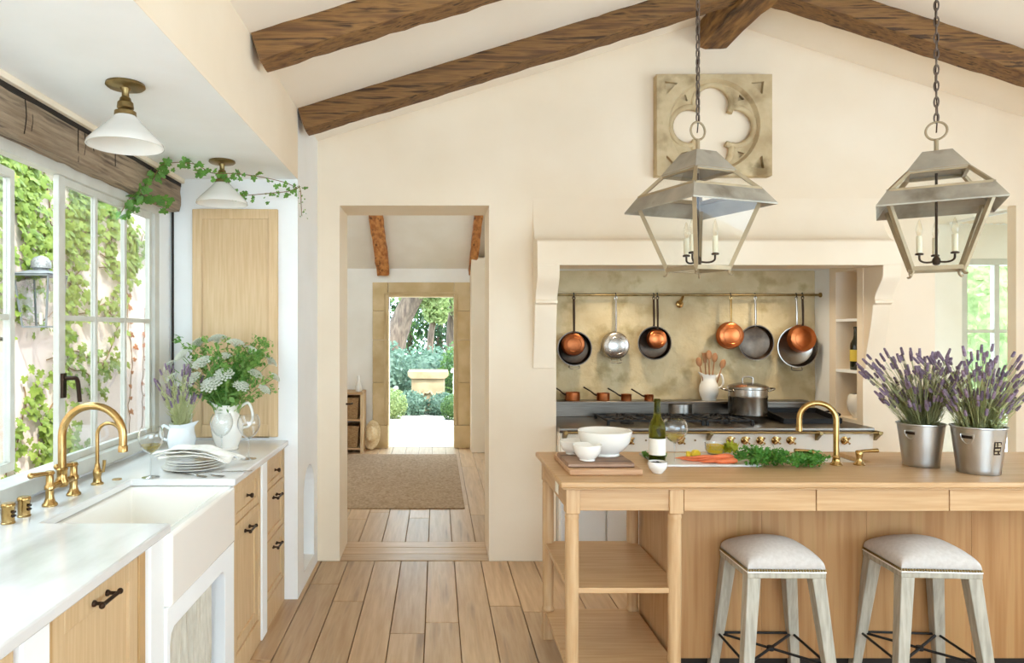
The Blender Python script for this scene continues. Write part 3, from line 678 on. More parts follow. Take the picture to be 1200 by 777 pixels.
def fork(x, y, ang, label):
    m = MB(T(x, y, CZ+.001) @ rot('Z', ang))
    m.add([(0,-.004,.002),(.1,-.0035,.008),(.13,-.006,.006),(.15,-.011,.002),(.15,.011,.002),(.13,.006,.006),(.1,.0035,.008),(0,.004,.002)], [(0,1,6,7),(1,2,5,6),(2,3,4,5)])
    for k in range(4): m.box(.15, .19, -.011+k*.0063, -.011+k*.0063+.003, .0015, .0035)
    m.box(-.02, 0, -.006, .006, .001, .003)
    o = m.build('fork', steel_pan); sm = o.modifiers.new('t', 'SOLIDIFY'); sm.thickness = .0015; tag(o, label, 'fork', 'forks by the sink')
fork(-1.145, 2.99, -30, 'silver fork lying left, in front of the plates')
fork(-1.09, 2.965, -18, 'silver fork lying between the other two, in front of the plates')
def knife(x, y, ang, label):
    m = MB(T(x, y, CZ+.001) @ rot('Z', ang))
    m.prism([(0,-.005),(.085,-.004),(.09,-.007),(.19,-.009),(.205,-.002),(.2,.004),(.085,.004),(0,.005)], 0, .003, 'z')
    tag(m.build('knife', steel_pan, bevel=.001), label, 'knife')
knife(-1.02, 3.0, 8, 'silver knife lying right of the forks near the plates')
# ================================================================ range and alcove
RZ = .905; RY = 4.44
rg = thing('kitchen_range', 'cream enamel range with brass knobs set in the alcove', 'range', (1.82, 4.8, 0))
MB().box(AX0+.004, AX1-.004, RY+.03, AY-.03, .08, RZ-.03).build('body', enamel, rg, bevel=.004)
box('toe_kick', iron, (AX0+.02, AX1-.02, RY+.08, AY-.06, 0, .08), rg)
MB().prism([(RY,RZ-.035),(RY-.008,RZ-.03),(RY-.012,RZ-.015),(RY-.008,RZ-.003),(RY+.005,RZ),(5.0,RZ),(5.0,RZ-.035)], AX0+.002, AX1+.0, 'x').build('worktop', steel_range, rg)
box('control_panel', enamel, (AX0+.01, AX1-.0, RY+.004, RY+.03, .745, RZ-.036), rg, .004)
box('panel_strip', steel, (AX0+.01, AX1-.0, RY+.0, RY+.03, .715, .742), rg, .002)
# oven doors and pale drawers below
for x0, x1 in ((.81,1.1),(1.11,1.72),(1.73,2.34),(2.35,2.82)):
    dr = box('oven_door', grey_cab, (x0, x1, RY+.006, RY+.03, .12, .70), rg, .004)
    MB().tube([(x0+.04,RY-.03,.66),(x1-.04,RY-.03,.66)], .009, 10).build('door_handle', brass, dr)
    for x in (x0+.06, x1-.06): MB().tube([(x,RY+.006,.66),(x,RY-.03,.66)], .007, 8).build('handle_post', brass, dr)
# backguard with shelf
MB().box(AX0+.004, 2.72, 5.0, AY-.022, RZ, 1.005).build('backguard', steel_range, rg, bevel=.002)
box('shelf', steel_range, (AX0+.004, 2.73, 4.955, AY-.022, 1.005, 1.022), rg, .003)
for x in (1.72, 1.86, 2.3, 2.68): box('seam', steel_dark, (x, x+.006, 4.997, 5.001, RZ, 1.004), rg)
MB(T(1.78, 5.003, .957) @ rot('Z', 0)).lathe([(0,-.045),(.085,-.045),(.085,.045),(0,.045)], seg=24).build('flue_cover', steel, rg)
# brass towel rail with triangular brackets
rail = MB().tube([(AX0+.03,RY-.045,RZ-.028),(2.87,RY-.045,RZ-.028)], .007, 10).build('towel_rail', brass_old, rg)
for x in (.83, 1.765, 2.47, 2.85):
    MB().prism([(RY+.002,RZ-.018),(RY-.055,RZ-.018),(RY-.057,RZ-.042),(RY-.045,RZ-.045),(RY+.002,RZ-.085)], x-.012, x+.012, 'x').build('bracket', brass_old, rail, bevel=.003)
def range_knob(x):
    k = MB(T(x, RY+.004, .822) @ rot('X', 90)).lathe([(0,0),(.026,0),(.026,.004),(.014,.008),(.012,.03),(.0,.032)], seg=18).build('knob', brass, rg)
    m = MB()
    for a in range(4):
        t = radians(45+90*a); m.tube([(x, RY-.024, .822), (x+.022*cos(t), RY-.024, .822+.022*sin(t))], [.006,.0045], 8).ball((x+.024*cos(t), RY-.024, .822+.024*sin(t)), .007, seg=8, rings=6)
    m.build('knob_cross', brass, k)
for x in (1.255, 1.585, 1.907, 2.004, 2.103, 2.203, 2.30, 2.652): range_knob(x)
for x in (1.36, 1.48, 1.68):
    MB(T(x, RY+.004, .822) @ rot('X', 90)).lathe([(0,0),(.006,0),(.006,.006),(0,.007)], seg=10).build('indicator', brass_old, rg)
# gas burners and cast iron grates
for i, x0 in enumerate((1.13, 1.46, 1.79)):
    x1 = x0+.325; m = MB()
    for y in (4.56, 4.73, 4.9): m.box(x0+.01, x1-.01, y-.007, y+.007, RZ+.024, RZ+.036)
    for x in (x0+.012, (x0+x1)/2, x1-.012): m.box(x-.007, x+.007, 4.54, 4.92, RZ+.024, RZ+.034)
    for cy in (4.645, 4.815):
        for a in range(8):
            t = radians(22.5+45*a); cx = (x0+x1)/2
            m.tube([(cx+.035*cos(t), cy+.035*sin(t), RZ+.04), (cx+.1*cos(t), cy+.075*sin(t), RZ+.03)], .006, 6)
    for x in (x0+.012, x1-.012):
        for y in (4.55, 4.91): m.box(x-.009, x+.009, y-.009, y+.009, RZ, RZ+.026)
    m.build('grate', iron, rg)
    for cy in (4.645, 4.815):
        MB(T((x0+x1)/2, cy, RZ)).lathe([(0,.022),(.028,.022),(.034,.014),(.04,.01),(.045,0)], seg=18).build('burner', iron, rg)
gp = thing('griddle_pan', 'black roasting pan tilted on the range behind the stock pot', 'pan', (2.46, 4.78, RZ))
mt = T(2.555, 4.8, RZ+.004) @ rot('X', 7)
MB(mt).prism([(-.19,-.15),(.19,-.15),(.19,.15),(-.19,.15)], .01, .016, 'z').box(-.20,-.19,-.16,.16,.01,.05).box(.19,.20,-.16,.16,.01,.05).box(-.19,.19,-.16,-.15,.01,.05).box(-.19,.19,.15,.16,.01,.05).build('pan', iron, gp, bevel=.003)
for s in (1,): MB(mt).tube(spline([(s*.20,-.06,.04),(s*.245,-.05,.05),(s*.245,.05,.05),(s*.20,.06,.04)], 5), .008, 8).build('handle', iron, gp)
# stock pot
px, py, pz = 2.185, 4.80, RZ+.036
pot = thing('stock_pot', 'polished steel stock pot with lid on the gas burners', 'pot', (px, py, pz))
MB(T(px, py, pz)).lathe([(0,.002),(.118,.002),(.126,.008),(.128,.02),(.128,.125),(.131,.13),(.131,.14),(.128,.143),(.128,.185),(.134,.19),(.134,.196),(.126,.196),(.126,.02),(0,.012)], seg=40).build('body', steel_pan, pot)
MB(T(px, py, pz)).lathe([(.136,.197),(.136,.203),(.12,.212),(.07,.226),(.0,.232)], seg=40).build('lid', steel_pan, pot)
MB().tube(spline([(px-.035,py,pz+.229),(px-.034,py,pz+.262),(px,py,pz+.272),(px+.034,py,pz+.262),(px+.035,py,pz+.229)], 5), .006, 8).build('lid_handle', steel_pan, pot)
for s in (-1, 1): MB().tube(spline([(px+s*.128,py-.04,pz+.172),(px+s*.17,py-.035,pz+.185),(px+s*.185,py,pz+.188),(px+s*.17,py+.035,pz+.185),(px+s*.128,py+.04,pz+.172)], 5), .006, 8).build('side_handle', steel_pan, pot)
# hanging rail with pans
PR = 5.045
hr = thing('pot_rail', 'long thin brass rail across the stone backsplash', 'rail', (1.82, PR, 1.80))
MB().tube([(AX0+.002, PR, 1.80), (AX1-.004, PR, 1.80)], .0085, 12).build('bar', brass_old, hr)
for x in (1.82,):
    MB().tube([(x, AY-.015, 1.74), (x, PR+.02, 1.775), (x, PR, 1.80)], [.016,.011,.009], 12).build('bracket', brass, hr)
    MB(T(x, AY-.012, 1.735) @ rot('X', 90)).lathe([(0,0),(.028,0),(.026,.006),(.012,.012),(0,.014)], seg=18).build('bracket_rose', brass, hr)
MB(T(AX1-.012, PR, 1.80) @ rot('Y', 90)).lathe([(.009,0),(.018,.002),(.018,.01),(0,.011)], seg=16).build('end_cap', brass_old, hr)
def hang_pan(label, x, zc, r, depth, mt, hm, y=PR-.008, face='open', hook_z=1.80, helper=False, tilt=0, hl=None, ringm=None):
    """pan hung from the rail by its handle; face says which side looks at the room"""
    p = thing('hanging_pan', label, 'pan', (x, y, zc-r), 'pans hanging from the brass rail')
    top = hook_z-.012
    base = T(x, y+.0, zc) @ rot('Z', tilt) @ rot('X', 90)
    w = .002
    if face == 'open':   # local z points to the room (-y)
        pr = [(0,-depth),(r*.82,-depth),(r*.9,-depth*.85),(r,-.004),(r+.003,0),(r-.003,0),(r*.88,-depth*.8),(r*.8,-depth+.004),(0,-depth+.004)]
        MB(base @ T(0,0,depth/2)).lathe(pr, seg=36).build('bowl', mt, p)
    else:
        pr = [(0,depth),(r*.84,depth),(r*.93,depth*.86),(r,.004),(r+.003,0),(r-.003,0),(r*.9,depth*.8),(0,depth-.004)]
        MB(base @ T(0,0,-depth/2)).lathe(pr, seg=36).build('bowl', mt, p)
        MB(base @ T(0,0,depth/2+.0005)).lathe([(r*.6,0),(r*.62,.0012),(r*.64,0)], seg=36).build('base_ring', ringm or mt, p)
    hz = zc+r
    MB().tube([(x, y, hz-.012), (x, y-.008, hz+.02), (x, y-.006, (hz+top)/2), (x, y, top-.02)], [.009,.007,.0085,.0075], 8).build('handle', hm, p)
    ring = [(x+.009*cos(a), y, top-.012+.011*sin(a)) for a in [2*pi*k/12 for k in range(12)]]
    MB().tube(ring, .0032, 6, closed=True).build('eye', hm, p)
    MB().tube(spline([(x, y+.004, top-.008),(x, y-.006, top+.004),(x, y+.002, hook_z+.013),(x, y+.016, hook_z+.006)], 5), .0028, 6).build('hook', iron, p)
    m = MB()
    for s in (-1, 1): m.ball((x+s*.012, y-depth*.2, hz-.016), .004, seg=6, rings=4)
    m.build('rivet', hm, p)
    if helper:
        MB().tube(spline([(x-.035,y,zc-r+.004),(x-.034,y-.012,zc-r-.022),(x+.034,y-.012,zc-r-.022),(x+.035,y,zc-r+.004)], 5), .004, 6).build('helper_handle', steel_pan, p)
    return p
hang_pan('large dark steel saute pan hanging leftmost on the rail', 1.012, 1.405, .125, .05, steel_dark, bronze, face='open', helper=True)
hang_pan('copper bottomed pan hanging inside the leftmost saute pan', 1.0, 1.435, .084, .035, copper_dark, bronze, y=PR-.055, face='base', hook_z=1.80, tilt=0)
hang_pan('round steel pan showing its ringed base, second group from left', 1.32, 1.425, .102, .05, steel_pan, steel_pan, face='base', helper=True)
hang_pan('steel frying pan hanging just left of the rail bracket', 1.60, 1.445, .122, .045, steel_dark, bronze, face='open', tilt=0)
hang_pan('small copper pan hanging over the frying pan left of the bracket', 1.612, 1.475, .07, .035, copper, bronze, y=PR-.055, face='base')
hang_pan('copper skillet with brass handle, nearest right of the bracket', 2.168, 1.50, .098, .04, copper, brass, face='base')
hang_pan('dark steel skillet hanging right of the brass handled skillet', 2.352, 1.448, .128, .04, steel_dark, steel_pan, face='open', y=PR+.0)
hang_pan('largest steel saute pan hanging at the right end of the rail', 2.652, 1.418, .150, .055, steel_pan, steel_pan, face='open', helper=True)
hang_pan('bright copper pan hanging over the largest pan at right end', 2.67, 1.478, .1, .04, copper, bronze, y=PR-.06, face='base')
# copper saucepans on the backguard shelf
for i, (x, rr, h, lb) in enumerate(((1.00,.052,.058,'copper saucepan on the range shelf, largest and leftmost'),(1.225,.047,.052,'copper saucepan on the range shelf, second from left'),(1.395,.038,.045,'copper saucepan on the range shelf, third from left'),(1.562,.032,.04,'copper saucepan on the range shelf, smallest and rightmost'))):
    y = 5.03; z = 1.0225
    s = thing('saucepan', lb, 'saucepan', (x, y, z), 'copper saucepans on the range shelf')
    MB(T(x, y, z)).lathe([(0,0),(rr,0),(rr*1.02,.004),(rr*1.02,h),(rr*1.06,h+.002),(rr*.98,h+.002),(rr*.97,.004),(0,.004)], seg=28).build('bowl', copper, s)
    MB().tube([(x-rr,y,z+h*.72),(x-rr-.02,y-.002,z+h*.9),(x-rr-.045,y-.006,z+h*1.3),(x-rr-.1,y-.01,z+h*1.3+.032)], [.008,.006,.005,.006], 8).build('handle', bronze, s)
# jug with wooden spoons
def jug(name, label, cat, x, y, z, prof, m, hside, hz, lip, group=None, seg=32):
    """pitcher: lathed body whose rim is pulled into a lip towards `lip` degrees, handle on the opposite side"""
    j = thing(name, label, cat, (x, y, z), group)
    mb = MB().lathe(prof, seg=seg); zt = max(p[1] for p in prof); d = Vector((cos(radians(lip)), sin(radians(lip)), 0)); z_r = zt*.72
    for v in mb.v:
        if v.z > z_r:
            t = ((v.z-z_r)/(zt-z_r))**1.6; n = Vector((v.x, v.y, 0))
            if n.length > 1e-6:
                k = max(0, n.normalized().dot(d))**5
                v += d*(.55*n.length*t*k); v.z += .18*zt*t*k*.6
    for v in mb.v: v += Vector((x, y, z))
    mb.build('body', m, j)
    h = Vector((cos(radians(hside)), sin(radians(hside)), 0)); o = Vector((x, y, z)); r0 = hz
    pts = [o+h*r0[0]+Vector((0,0,r0[1])), o+h*(r0[0]+r0[4]*.7)+Vector((0,0,r0[1]+r0[4]*.35)), o+h*(r0[0]+r0[4])+Vector((0,0,r0[1]*.6+r0[3]*.4)), o+h*(r0[2]+r0[4]*.55)+Vector((0,0,r0[3]+.012)), o+h*r0[2]+Vector((0,0,r0[3]))]
    MB().tube(spline(pts, 6), .0075, 10).build('handle', m, j)
    return j
jx, jy, jz = 2.005, 5.035, 1.0225
jp = [(0,.0),(.048,0),(.05,.006),(.05,.012),(.062,.035),(.07,.07),(.066,.11),(.05,.145),(.046,.165),(.052,.19),(.048,.19),(.042,.165),(.046,.145),(.06,.11),(.064,.07),(.056,.035),(0,.012)]
jug('utensil_jug', 'white ceramic jug of wooden spoons on the range shelf', 'jug', jx, jy, jz, jp, white_ceramic, 0, (.046,.17,.06,.09,.06), 180)
for i, (dx, L, tx, kind) in enumerate(((-.03,.30,-.22,'spoon'),(-.015,.33,-.05,'spatula'),(.005,.35,-.02,'spoon'),(.022,.33,.12,'spoon'),(.036,.29,.30,'spoon'))):
    m = MB(T(jx+dx*.6, jy+(.012 if i % 2 else -.012), jz+.02) @ Matrix.Rotation(tx, 4, 'Y'))
    m.tube([(0,0,0),(0,0,L*.55),(0,0,L*.8)], [.006,.0055,.005], 8)
    if kind == 'spoon': m.ball((0,0,L*.9), .022, .007, .036, 12, 8)
    else: m.prism([(-.01,L*.78),(.01,L*.78),(.022,L),(-.02,L)], -.004, .004)
    tag(m.build('wooden_spoon', spoon_wood), ('dark wooden spoon leaning furthest left in the white jug', 'flat wooden spatula standing left of centre in the jug', 'tall wooden spoon standing upright in the jug middle', 'wooden spoon standing right of centre in the jug', 'wooden spoon leaning furthest right in the white jug')[i], 'spoon', 'wooden spoons in the jug')
# niche contents
def bottle(name, label, x, y, z, h, r, glass, labels=()):
    b = thing(name, label, 'bottle', (x, y, z))
    MB(T(x, y, z)).lathe([(0,.004),(r*.9,0),(r,.006),(r,h*.55),(r*.93,h*.62),(r*.5,h*.72),(r*.38,h*.8),(r*.36,h*.95),(r*.42,h*.955),(r*.42,h*.985),(r*.36,h),(0,h)], seg=28).build('glass_body', glass, b)
    for z0, z1, m in labels: MB(T(x, y, z)).lathe([(r+.0006,z0),(r+.0012,z0),(r+.0012,z1),(r+.0006,z1)], seg=28).build('label', m, b)
    return b
bottle('wine_bottle', 'dark wine bottle with yellow label on the niche shelf', 2.915, 4.75, 1.263, .30, .036, dark_bottle, ((.06,.14,gold_paper),))
jr = thing('spice_jar', 'small red jar beside the bottle in the niche', 'jar', (2.955, 4.68, 1.263))
MB(T(2.955, 4.68, 1.263)).lathe([(0,0),(.025,0),(.026,.004),(.026,.06),(.02,.066),(0,.066)], seg=20).build('body', red_m, jr)
MB(T(2.955, 4.68, 1.263)).lathe([(.021,.066),(.022,.068),(.022,.08),(0,.081)], seg=20).build('lid', paper, jr)
o = MB(T(2.935, 4.74, .9305)).lathe([(0,0),(.04,0),(.045,.01),(.07,.05),(.078,.1),(.07,.15),(.06,.165),(.056,.165),(.066,.15),(.072,.1),(.064,.05),(0,.014)], seg=30).build('ceramic_pot', white_ceramic)
tag(o, 'round white ceramic pot at the bottom of the niche', 'pot')

# lamps recessed behind the mantel, lighting the range
for x in (1.3, 2.35):
    hl = thing('hood_lamp', ('small recessed lamp behind the mantel, left over the range' if x < 2 else 'small recessed lamp behind the mantel, right over the range'), 'lamp', (x, 4.72, AZ), 'range hood lamps')
    MB(T(x, 4.72, AZ)).lathe([(.03,0),(.05,0),(.05,-.008),(.04,-.01),(.034,-.002)], seg=20).build('rim', steel, hl)
    ld = bpy.data.lights.new('hood_light', 'SPOT'); ld.energy = 9; ld.spot_size = radians(150); ld.spot_blend = 1; ld.shadow_soft_size = .04; ld.color = (1, .84, .62)
    lo = bpy.data.objects.new('hood_light', ld); COL.objects.link(lo); lo.parent = hl; lo.location = (0, 0, -.015)
# ================================================================ island
IZ = .92; IX0 = .50; IX1 = 3.1; IY0 = 2.757; IY1 = 3.468
isl = thing('kitchen_island', 'long oak kitchen island with open shelves and turned legs', 'island', (1.8, 3.1, 0))
tp = MB().box(IX0, IX1, IY0, IY1, IZ-.024, IZ).build('tabletop', oak_x, isl)
SKX0, SKX1, SKY0, SKY1 = 1.60, 2.03, 3.19, 3.44
cut(tp, MB().box(SKX0, SKX1, SKY0, SKY1, .5, 1.2)); b = tp.modifiers.new('bevel', 'BEVEL'); b.width = .007; b.segments = 3; b.limit_method = 'ANGLE'
tpu = box('top_moulding', oak_x, (IX0+.012, IX1-.012, IY0+.012, IY1-.012, IZ-.034, IZ-.0245), isl, .004)
cut_isl = cut(tpu, MB().box(SKX0-.03, SKX1+.03, SKY0-.03, SKY1+.02, .5, 1.2))
bas = MB().box(SKX0-.02, SKX1+.02, SKY0-.02, SKY1+.015, .70, IZ-.0245).build('sink_basin', sink_white, isl)
cut(bas, MB().box(SKX0, SKX1, SKY0, SKY1, .715, 1.0))
AZ0, AZ1 = .797, IZ-.0345
def island_leg(x, y, w=.058):
    l = MB().box(x, x+w, y, y+w, .785, AZ1).build('leg', oak_z, isl, bevel=.003)
    cx, cy = x+w/2, y+w/2; r0 = w/2
    MB(T(cx, cy, 0)).lathe([(r0*.8,.785),(r0*.98,.778),(r0*1.0,.765),(r0*.94,.758),(r0*.97,.74),(r0*1.0,.5),(r0*.9,.17),(r0*.86,.16),(r0*1.02,.152),(r0*1.05,.143),(r0*.9,.136),(0,.136)], seg=24).build('turned_shaft', oak_z, l)
    box('foot_block', oak_z, (x, x+w, y, y+w, 0, .135), l, .003)
for x in (.527, .949):
    for y in (2.785, 3.385): island_leg(x, y)
box('apron', oak_x, (.585,.949,2.792,2.812,AZ0,AZ1), isl, .002)
box('apron', oak_y, (.534,.552,2.843,3.385,AZ0,AZ1), isl, .002)
box('apron', oak_x, (.585,.949,3.42,3.44,AZ0,AZ1), isl, .002)
o = box('outlet', paper, (.530,.5339,2.99,3.06,.815,.87), isl, .002)
for x0, x1 in ((1.009,1.547),(1.551,2.090),(2.094,2.633),(2.637,3.06)): box('drawer_front', oak_x, (x0, x1, 2.787, 2.81, AZ0, AZ1), isl, .002)
box('drawer_rail', oak_x, (1.009,3.06,2.812,2.84,AZ0+.006,AZ1), isl)
box('shelf', oak_x, (.54, 1.0, 2.80, 3.43, .455, .478), isl, .003)
box('shelf', oak_x, (.54, 1.0, 2.80, 3.43, .112, .138), isl, .003)
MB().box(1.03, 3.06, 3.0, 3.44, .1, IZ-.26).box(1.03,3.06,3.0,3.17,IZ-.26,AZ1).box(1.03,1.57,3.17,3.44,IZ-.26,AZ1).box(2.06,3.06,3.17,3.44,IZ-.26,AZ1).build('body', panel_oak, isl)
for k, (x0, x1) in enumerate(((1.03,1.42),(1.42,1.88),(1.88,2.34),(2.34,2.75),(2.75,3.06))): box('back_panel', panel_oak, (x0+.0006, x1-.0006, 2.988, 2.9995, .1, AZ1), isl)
box('side_panel', oak_z, (1.018, 1.0295, 2.99, 3.44, .02, AZ1), isl, .002)
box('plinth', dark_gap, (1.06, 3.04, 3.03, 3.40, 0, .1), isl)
# island tap
tx, ty = 1.825, 3.12
t = thing('island_faucet', 'brass gooseneck faucet with two lever handles on the island', 'faucet', (tx, ty, IZ))
MB(T(tx, ty, IZ)).lathe([(0,0),(.026,0),(.026,.006),(.018,.014),(.015,.03),(.017,.036),(.013,.045)], seg=18).build('base', brass, t)
dv = Vector((-.93, .37, 0)); rr = .075
pts = [Vector((tx,ty,IZ+.03)), Vector((tx,ty,IZ+.12)), Vector((tx,ty,IZ+.205))]+[Vector((tx,ty,IZ+.205+rr*sin(a)))+dv*(rr-rr*cos(a)) for a in [pi*k/16 for k in range(1,17)]]+[Vector((tx,ty,IZ+.165))+dv*2*rr]
MB().tube(pts, .0125, 14).build('spout', brass, t)
MB().tube([pts[-1]+Vector((0,0,.004)), pts[-1]-Vector((0,0,.018))], .0145, 14).build('aerator', brass, t)
for s in (-1, 1):
    x = tx+s*.105
    MB(T(x, ty, IZ)).lathe([(0,0),(.024,0),(.024,.005),(.015,.014),(.012,.03),(.015,.045),(.016,.06),(.012,.066),(0,.068)], seg=18).build('valve', brass, t)
    MB().tube([(x,ty,IZ+.06),(x+s*.03,ty,IZ+.064),(x+s*.085,ty,IZ+.066)], [.008,.0075,.0095], 10).build('lever', brass, t)
# ---------------------------------------------------------------- stools
def make_stool():
    s = thing('counter_stool', 'stool', 'stool', (0,0,0), 'counter stools at the island')
    w, d = .305, .275; nu = 20; vs = []; fs = []; zt = .665; zb = .592
    for j in range(nu+1):
        for i in range(nu+1):
            u = -1+2*i/nu; v = -1+2*j/nu; u = math.copysign(1-(1-abs(u))**1.9, u); v = math.copysign(1-(1-abs(v))**1.9, v)
            e = (1-abs(u)**3)*(1-abs(v)**3)
            prof = max(0., e)**.22
            sq = .995-.025*(1-prof)
            vs.append((u*w/2*(1+.012*prof), v*d/2*(1+.012*prof), zb+.056*prof+.030*(1-u*u)*(1-v*v)))
    for j in range(nu):
        for i in range(nu): fs.append((j*(nu+1)+i, j*(nu+1)+i+1, (j+1)*(nu+1)+i+1, (j+1)*(nu+1)+i))
    rim = []
    m = MB().add(vs, fs); n = nu+1
    loop = [i for i in range(n)]+[j*n+nu for j in range(1, n)]+[nu*n+i for i in range(nu-1, -1, -1)]+[j*n for j in range(nu-1, 0, -1)]
    o_ = len(m.v); m.v += [Vector((m.v[k].x*.985, m.v[k].y*.985, .575)) for k in loop]; K = len(loop)
    m.f += [(loop[a], loop[(a+1) % K], o_+(a+1) % K, o_+a) for a in range(K)]+[tuple(o_+a for a in range(K))]
    st = m.build('seat', seat_cloth, s); sb = st.modifiers.new('s', 'SUBSURF'); sb.levels = 1; sb.render_levels = 1
    for q in st.data.polygons: q.use_smooth = True
    fr = box('seat_frame', greywood, (-w/2-.002, w/2+.002, -d/2-.002, d/2+.002, .553, .575), s, .004)
    box('trim_band', cloth, (-w/2-.003, w/2+.003, -d/2-.003, d/2+.003, .5745, .581), s, .002)
    nm = MB(); k = 0
    for i in range(28):
        x = -w/2+.006+(w-.012)*i/27
        for y in (-d/2-.002, d/2+.002): nm.ball((x, y, .586), .005, seg=6, rings=4)
    for i in range(25):
        y = -d/2+.006+(d-.012)*i/24
        for x in (-w/2-.002, w/2+.002): nm.ball((x, y, .586), .005, seg=6, rings=4)
    tag(nm.build('nailheads', brass_old, s), kind='stuff')
    for sx in (-1, 1):
        for sy in (-1, 1):
            tx_, ty_ = sx*(w/2-.026), sy*(d/2-.026); bx, by = sx*(w/2+.03), sy*(d/2+.03)
            a, c = .026, .018; m = MB()
            m.add([(tx_-a,ty_-a,.556),(tx_+a,ty_-a,.556),(tx_+a,ty_+a,.556),(tx_-a,ty_+a,.556),(bx-c,by-c,0),(bx+c,by-c,0),(bx+c,by+c,0),(bx-c,by+c,0)],
                  [(0,1,2,3),(7,6,5,4),(4,5,1,0),(5,6,2,1),(6,7,3,2),(7,4,0,3)])
            m.build('leg', greywood, s, bevel=.003)
    zs = .215; t = 1-zs/.556; ex = (w/2-.026)+t*.056; ey = (d/2-.026)+t*.056
    P = [(-ex,-ey,zs),(ex,-ey,zs),(ex,ey,zs),(-ex,ey,zs)]
    for i in range(4): MB().tube([P[i], P[(i+1) % 4]], .0055, 8).build('stretcher', iron, s)
    for i in range(2): MB().tube([P[i], P[i+2]], .0055, 8).build('cross_brace', iron, s)
    MB(T(0,0,zs-.004)).lathe([(0,-.004),(.014,-.004),(.016,.004),(.014,.012),(0,.012)], seg=14).build('boss', iron, s)
    return s
s1 = make_stool(); s2 = copy_tree(s1)
s1.location = (1.385, 2.835, 0); s1.rotation_euler = (0, 0, radians(-1)); s1['label'] = 'white padded stool with grey legs at the island, left of the two'
s2.location = (2.005, 2.835, 0); s2.rotation_euler = (0, 0, radians(-4)); s2['label'] = 'white padded stool with grey legs at the island, right of the two'
# ---------------------------------------------------------------- lantern pendants
def make_lantern():
    l = thing('lantern_pendant', 'lantern', 'lantern', (0,0,0), 'lanterns over the island')
    def sq(h, z): return [Vector((-h,-h,z)), Vector((h,-h,z)), Vector((h,h,z)), Vector((-h,h,z))]
    def bars(pairs, r, name, m):
        for a, b2 in pairs:
            t = (b2-a).normalized(); u = t.cross(Vector((0,0,1))); u = u.normalized() if u.length > .1 else Vector((1,0,0))
            w2 = t.cross(u); q = [u*r+w2*r, -u*r+w2*r, -u*r-w2*r, u*r-w2*r]
            MB().add([a+k for k in q]+[b2+k for k in q], [(0,1,2,3),(7,6,5,4)]+[(k,(k+1) % 4,4+(k+1) % 4,4+k) for k in range(4)]).build(name, m, l)
    B, Tt, U0, U1 = sq(.094,.02), sq(.184,.318), sq(.182,.362), sq(.107,.452)
    bars([(B[i], Tt[i]) for i in range(4)], .0085, 'corner_bar', gilt)
    bars([(B[i], B[(i+1) % 4]) for i in range(4)], .009, 'base_bar', gilt)
    bars([(U0[i], U1[i]) for i in range(4)], .0075, 'upper_bar', gilt)
    bars([(U0[i], U0[(i+1) % 4]) for i in range(4)], .009, 'ledge_bar', gilt)
    bars([(U1[i], U1[(i+1) % 4]) for i in range(4)], .007, 'cap_bar', gilt)
    for i in range(4):
        j = (i+1) % 4
        MB().add([B[i],B[j],Tt[j],Tt[i]], [(0,1,2,3)]).build('pane', lantern_glass, l)
        MB().add([U0[i],U0[j],U1[j],U1[i]], [(0,1,2,3)]).build('pane', lantern_glass, l)
    br = MB(); a, b2, c2, d2 = sq(.184,.372), sq(.230,.298), sq(.230,.291), sq(.182,.364)
    for i in range(4):
        j = (i+1) % 4; br.add([a[i],a[j],b2[j],b2[i]], [(0,1,2,3)]).add([b2[i],b2[j],c2[j],c2[i]], [(0,1,2,3)]).add([c2[i],c2[j],d2[j],d2[i]], [(0,1,2,3)]).add([d2[i],d2[j],a[j],a[i]], [(0,1,2,3)])
    br.build('brim', zinc, l, smooth=False)
    cp = MB(); a, b2 = sq(.116,.454), sq(.055,.548)
    for i in range(4): cp.add([a[i],a[(i+1) % 4],b2[(i+1) % 4],b2[i]], [(0,1,2,3)])
    cp.add(b2, [(0,1,2,3)]); o = cp.build('cap', zinc, l, smooth=False); sm = o.modifiers.new('t', 'SOLIDIFY'); sm.thickness = .004
    MB().tube([(0,0,.546),(0,0,.61)], .009, 10).build('neck', gilt, l)
    MB().tube([(.04*cos(t), .0, .648+.04*sin(t)) for t in [2*pi*k/24 for k in range(24)]], .005, 8, closed=True).build('ring', gilt, l)
    for p in B:
        q = p.normalized(); e = Vector((p.x, p.y, 0)).normalized()
        MB().tube(spline([p+Vector((0,0,.0)), p-e*.004-Vector((0,0,.018)), p+e*.008-Vector((0,0,.03)), p+e*.016-Vector((0,0,.026))], 4), [.008]*4+[.006]*4+[.004]*5, 6).build('foot', gilt, l)
    MB().tube([(0,0,.455),(0,0,.06)], .0055, 8).build('rod', bronze, l)
    MB(T(0,0,0)).lathe([(0,.035),(.012,.04),(.018,.055),(.014,.07),(.006,.08)], seg=14).build('hub', bronze, l)
    for k in range(3):
        t = radians(k*120+90); x, y = .075*cos(t), .075*sin(t)
        arm = MB().tube(spline([(0,0,.055),(x*.6,y*.6,.05),(x*.95,y*.95,.06),(x,y,.085)], 5), .0045, 8).build('arm', bronze, l)
        MB(T(x,y,0)).lathe([(0,.082),(.016,.084),(.017,.09),(.011,.094)], seg=14).build('drip_cup', bronze, arm)
        MB(T(x,y,0)).lathe([(0,.09),(.0115,.09),(.0115,.17),(0,.171)], seg=16).build('candle', candle_m, arm)
        MB(T(x,y,0)).lathe([(.006,.17),(.0125,.188),(.0135,.2),(.009,.222),(.003,.242),(0,.246)], seg=14).build('bulb', bulb_m, arm)
    return l
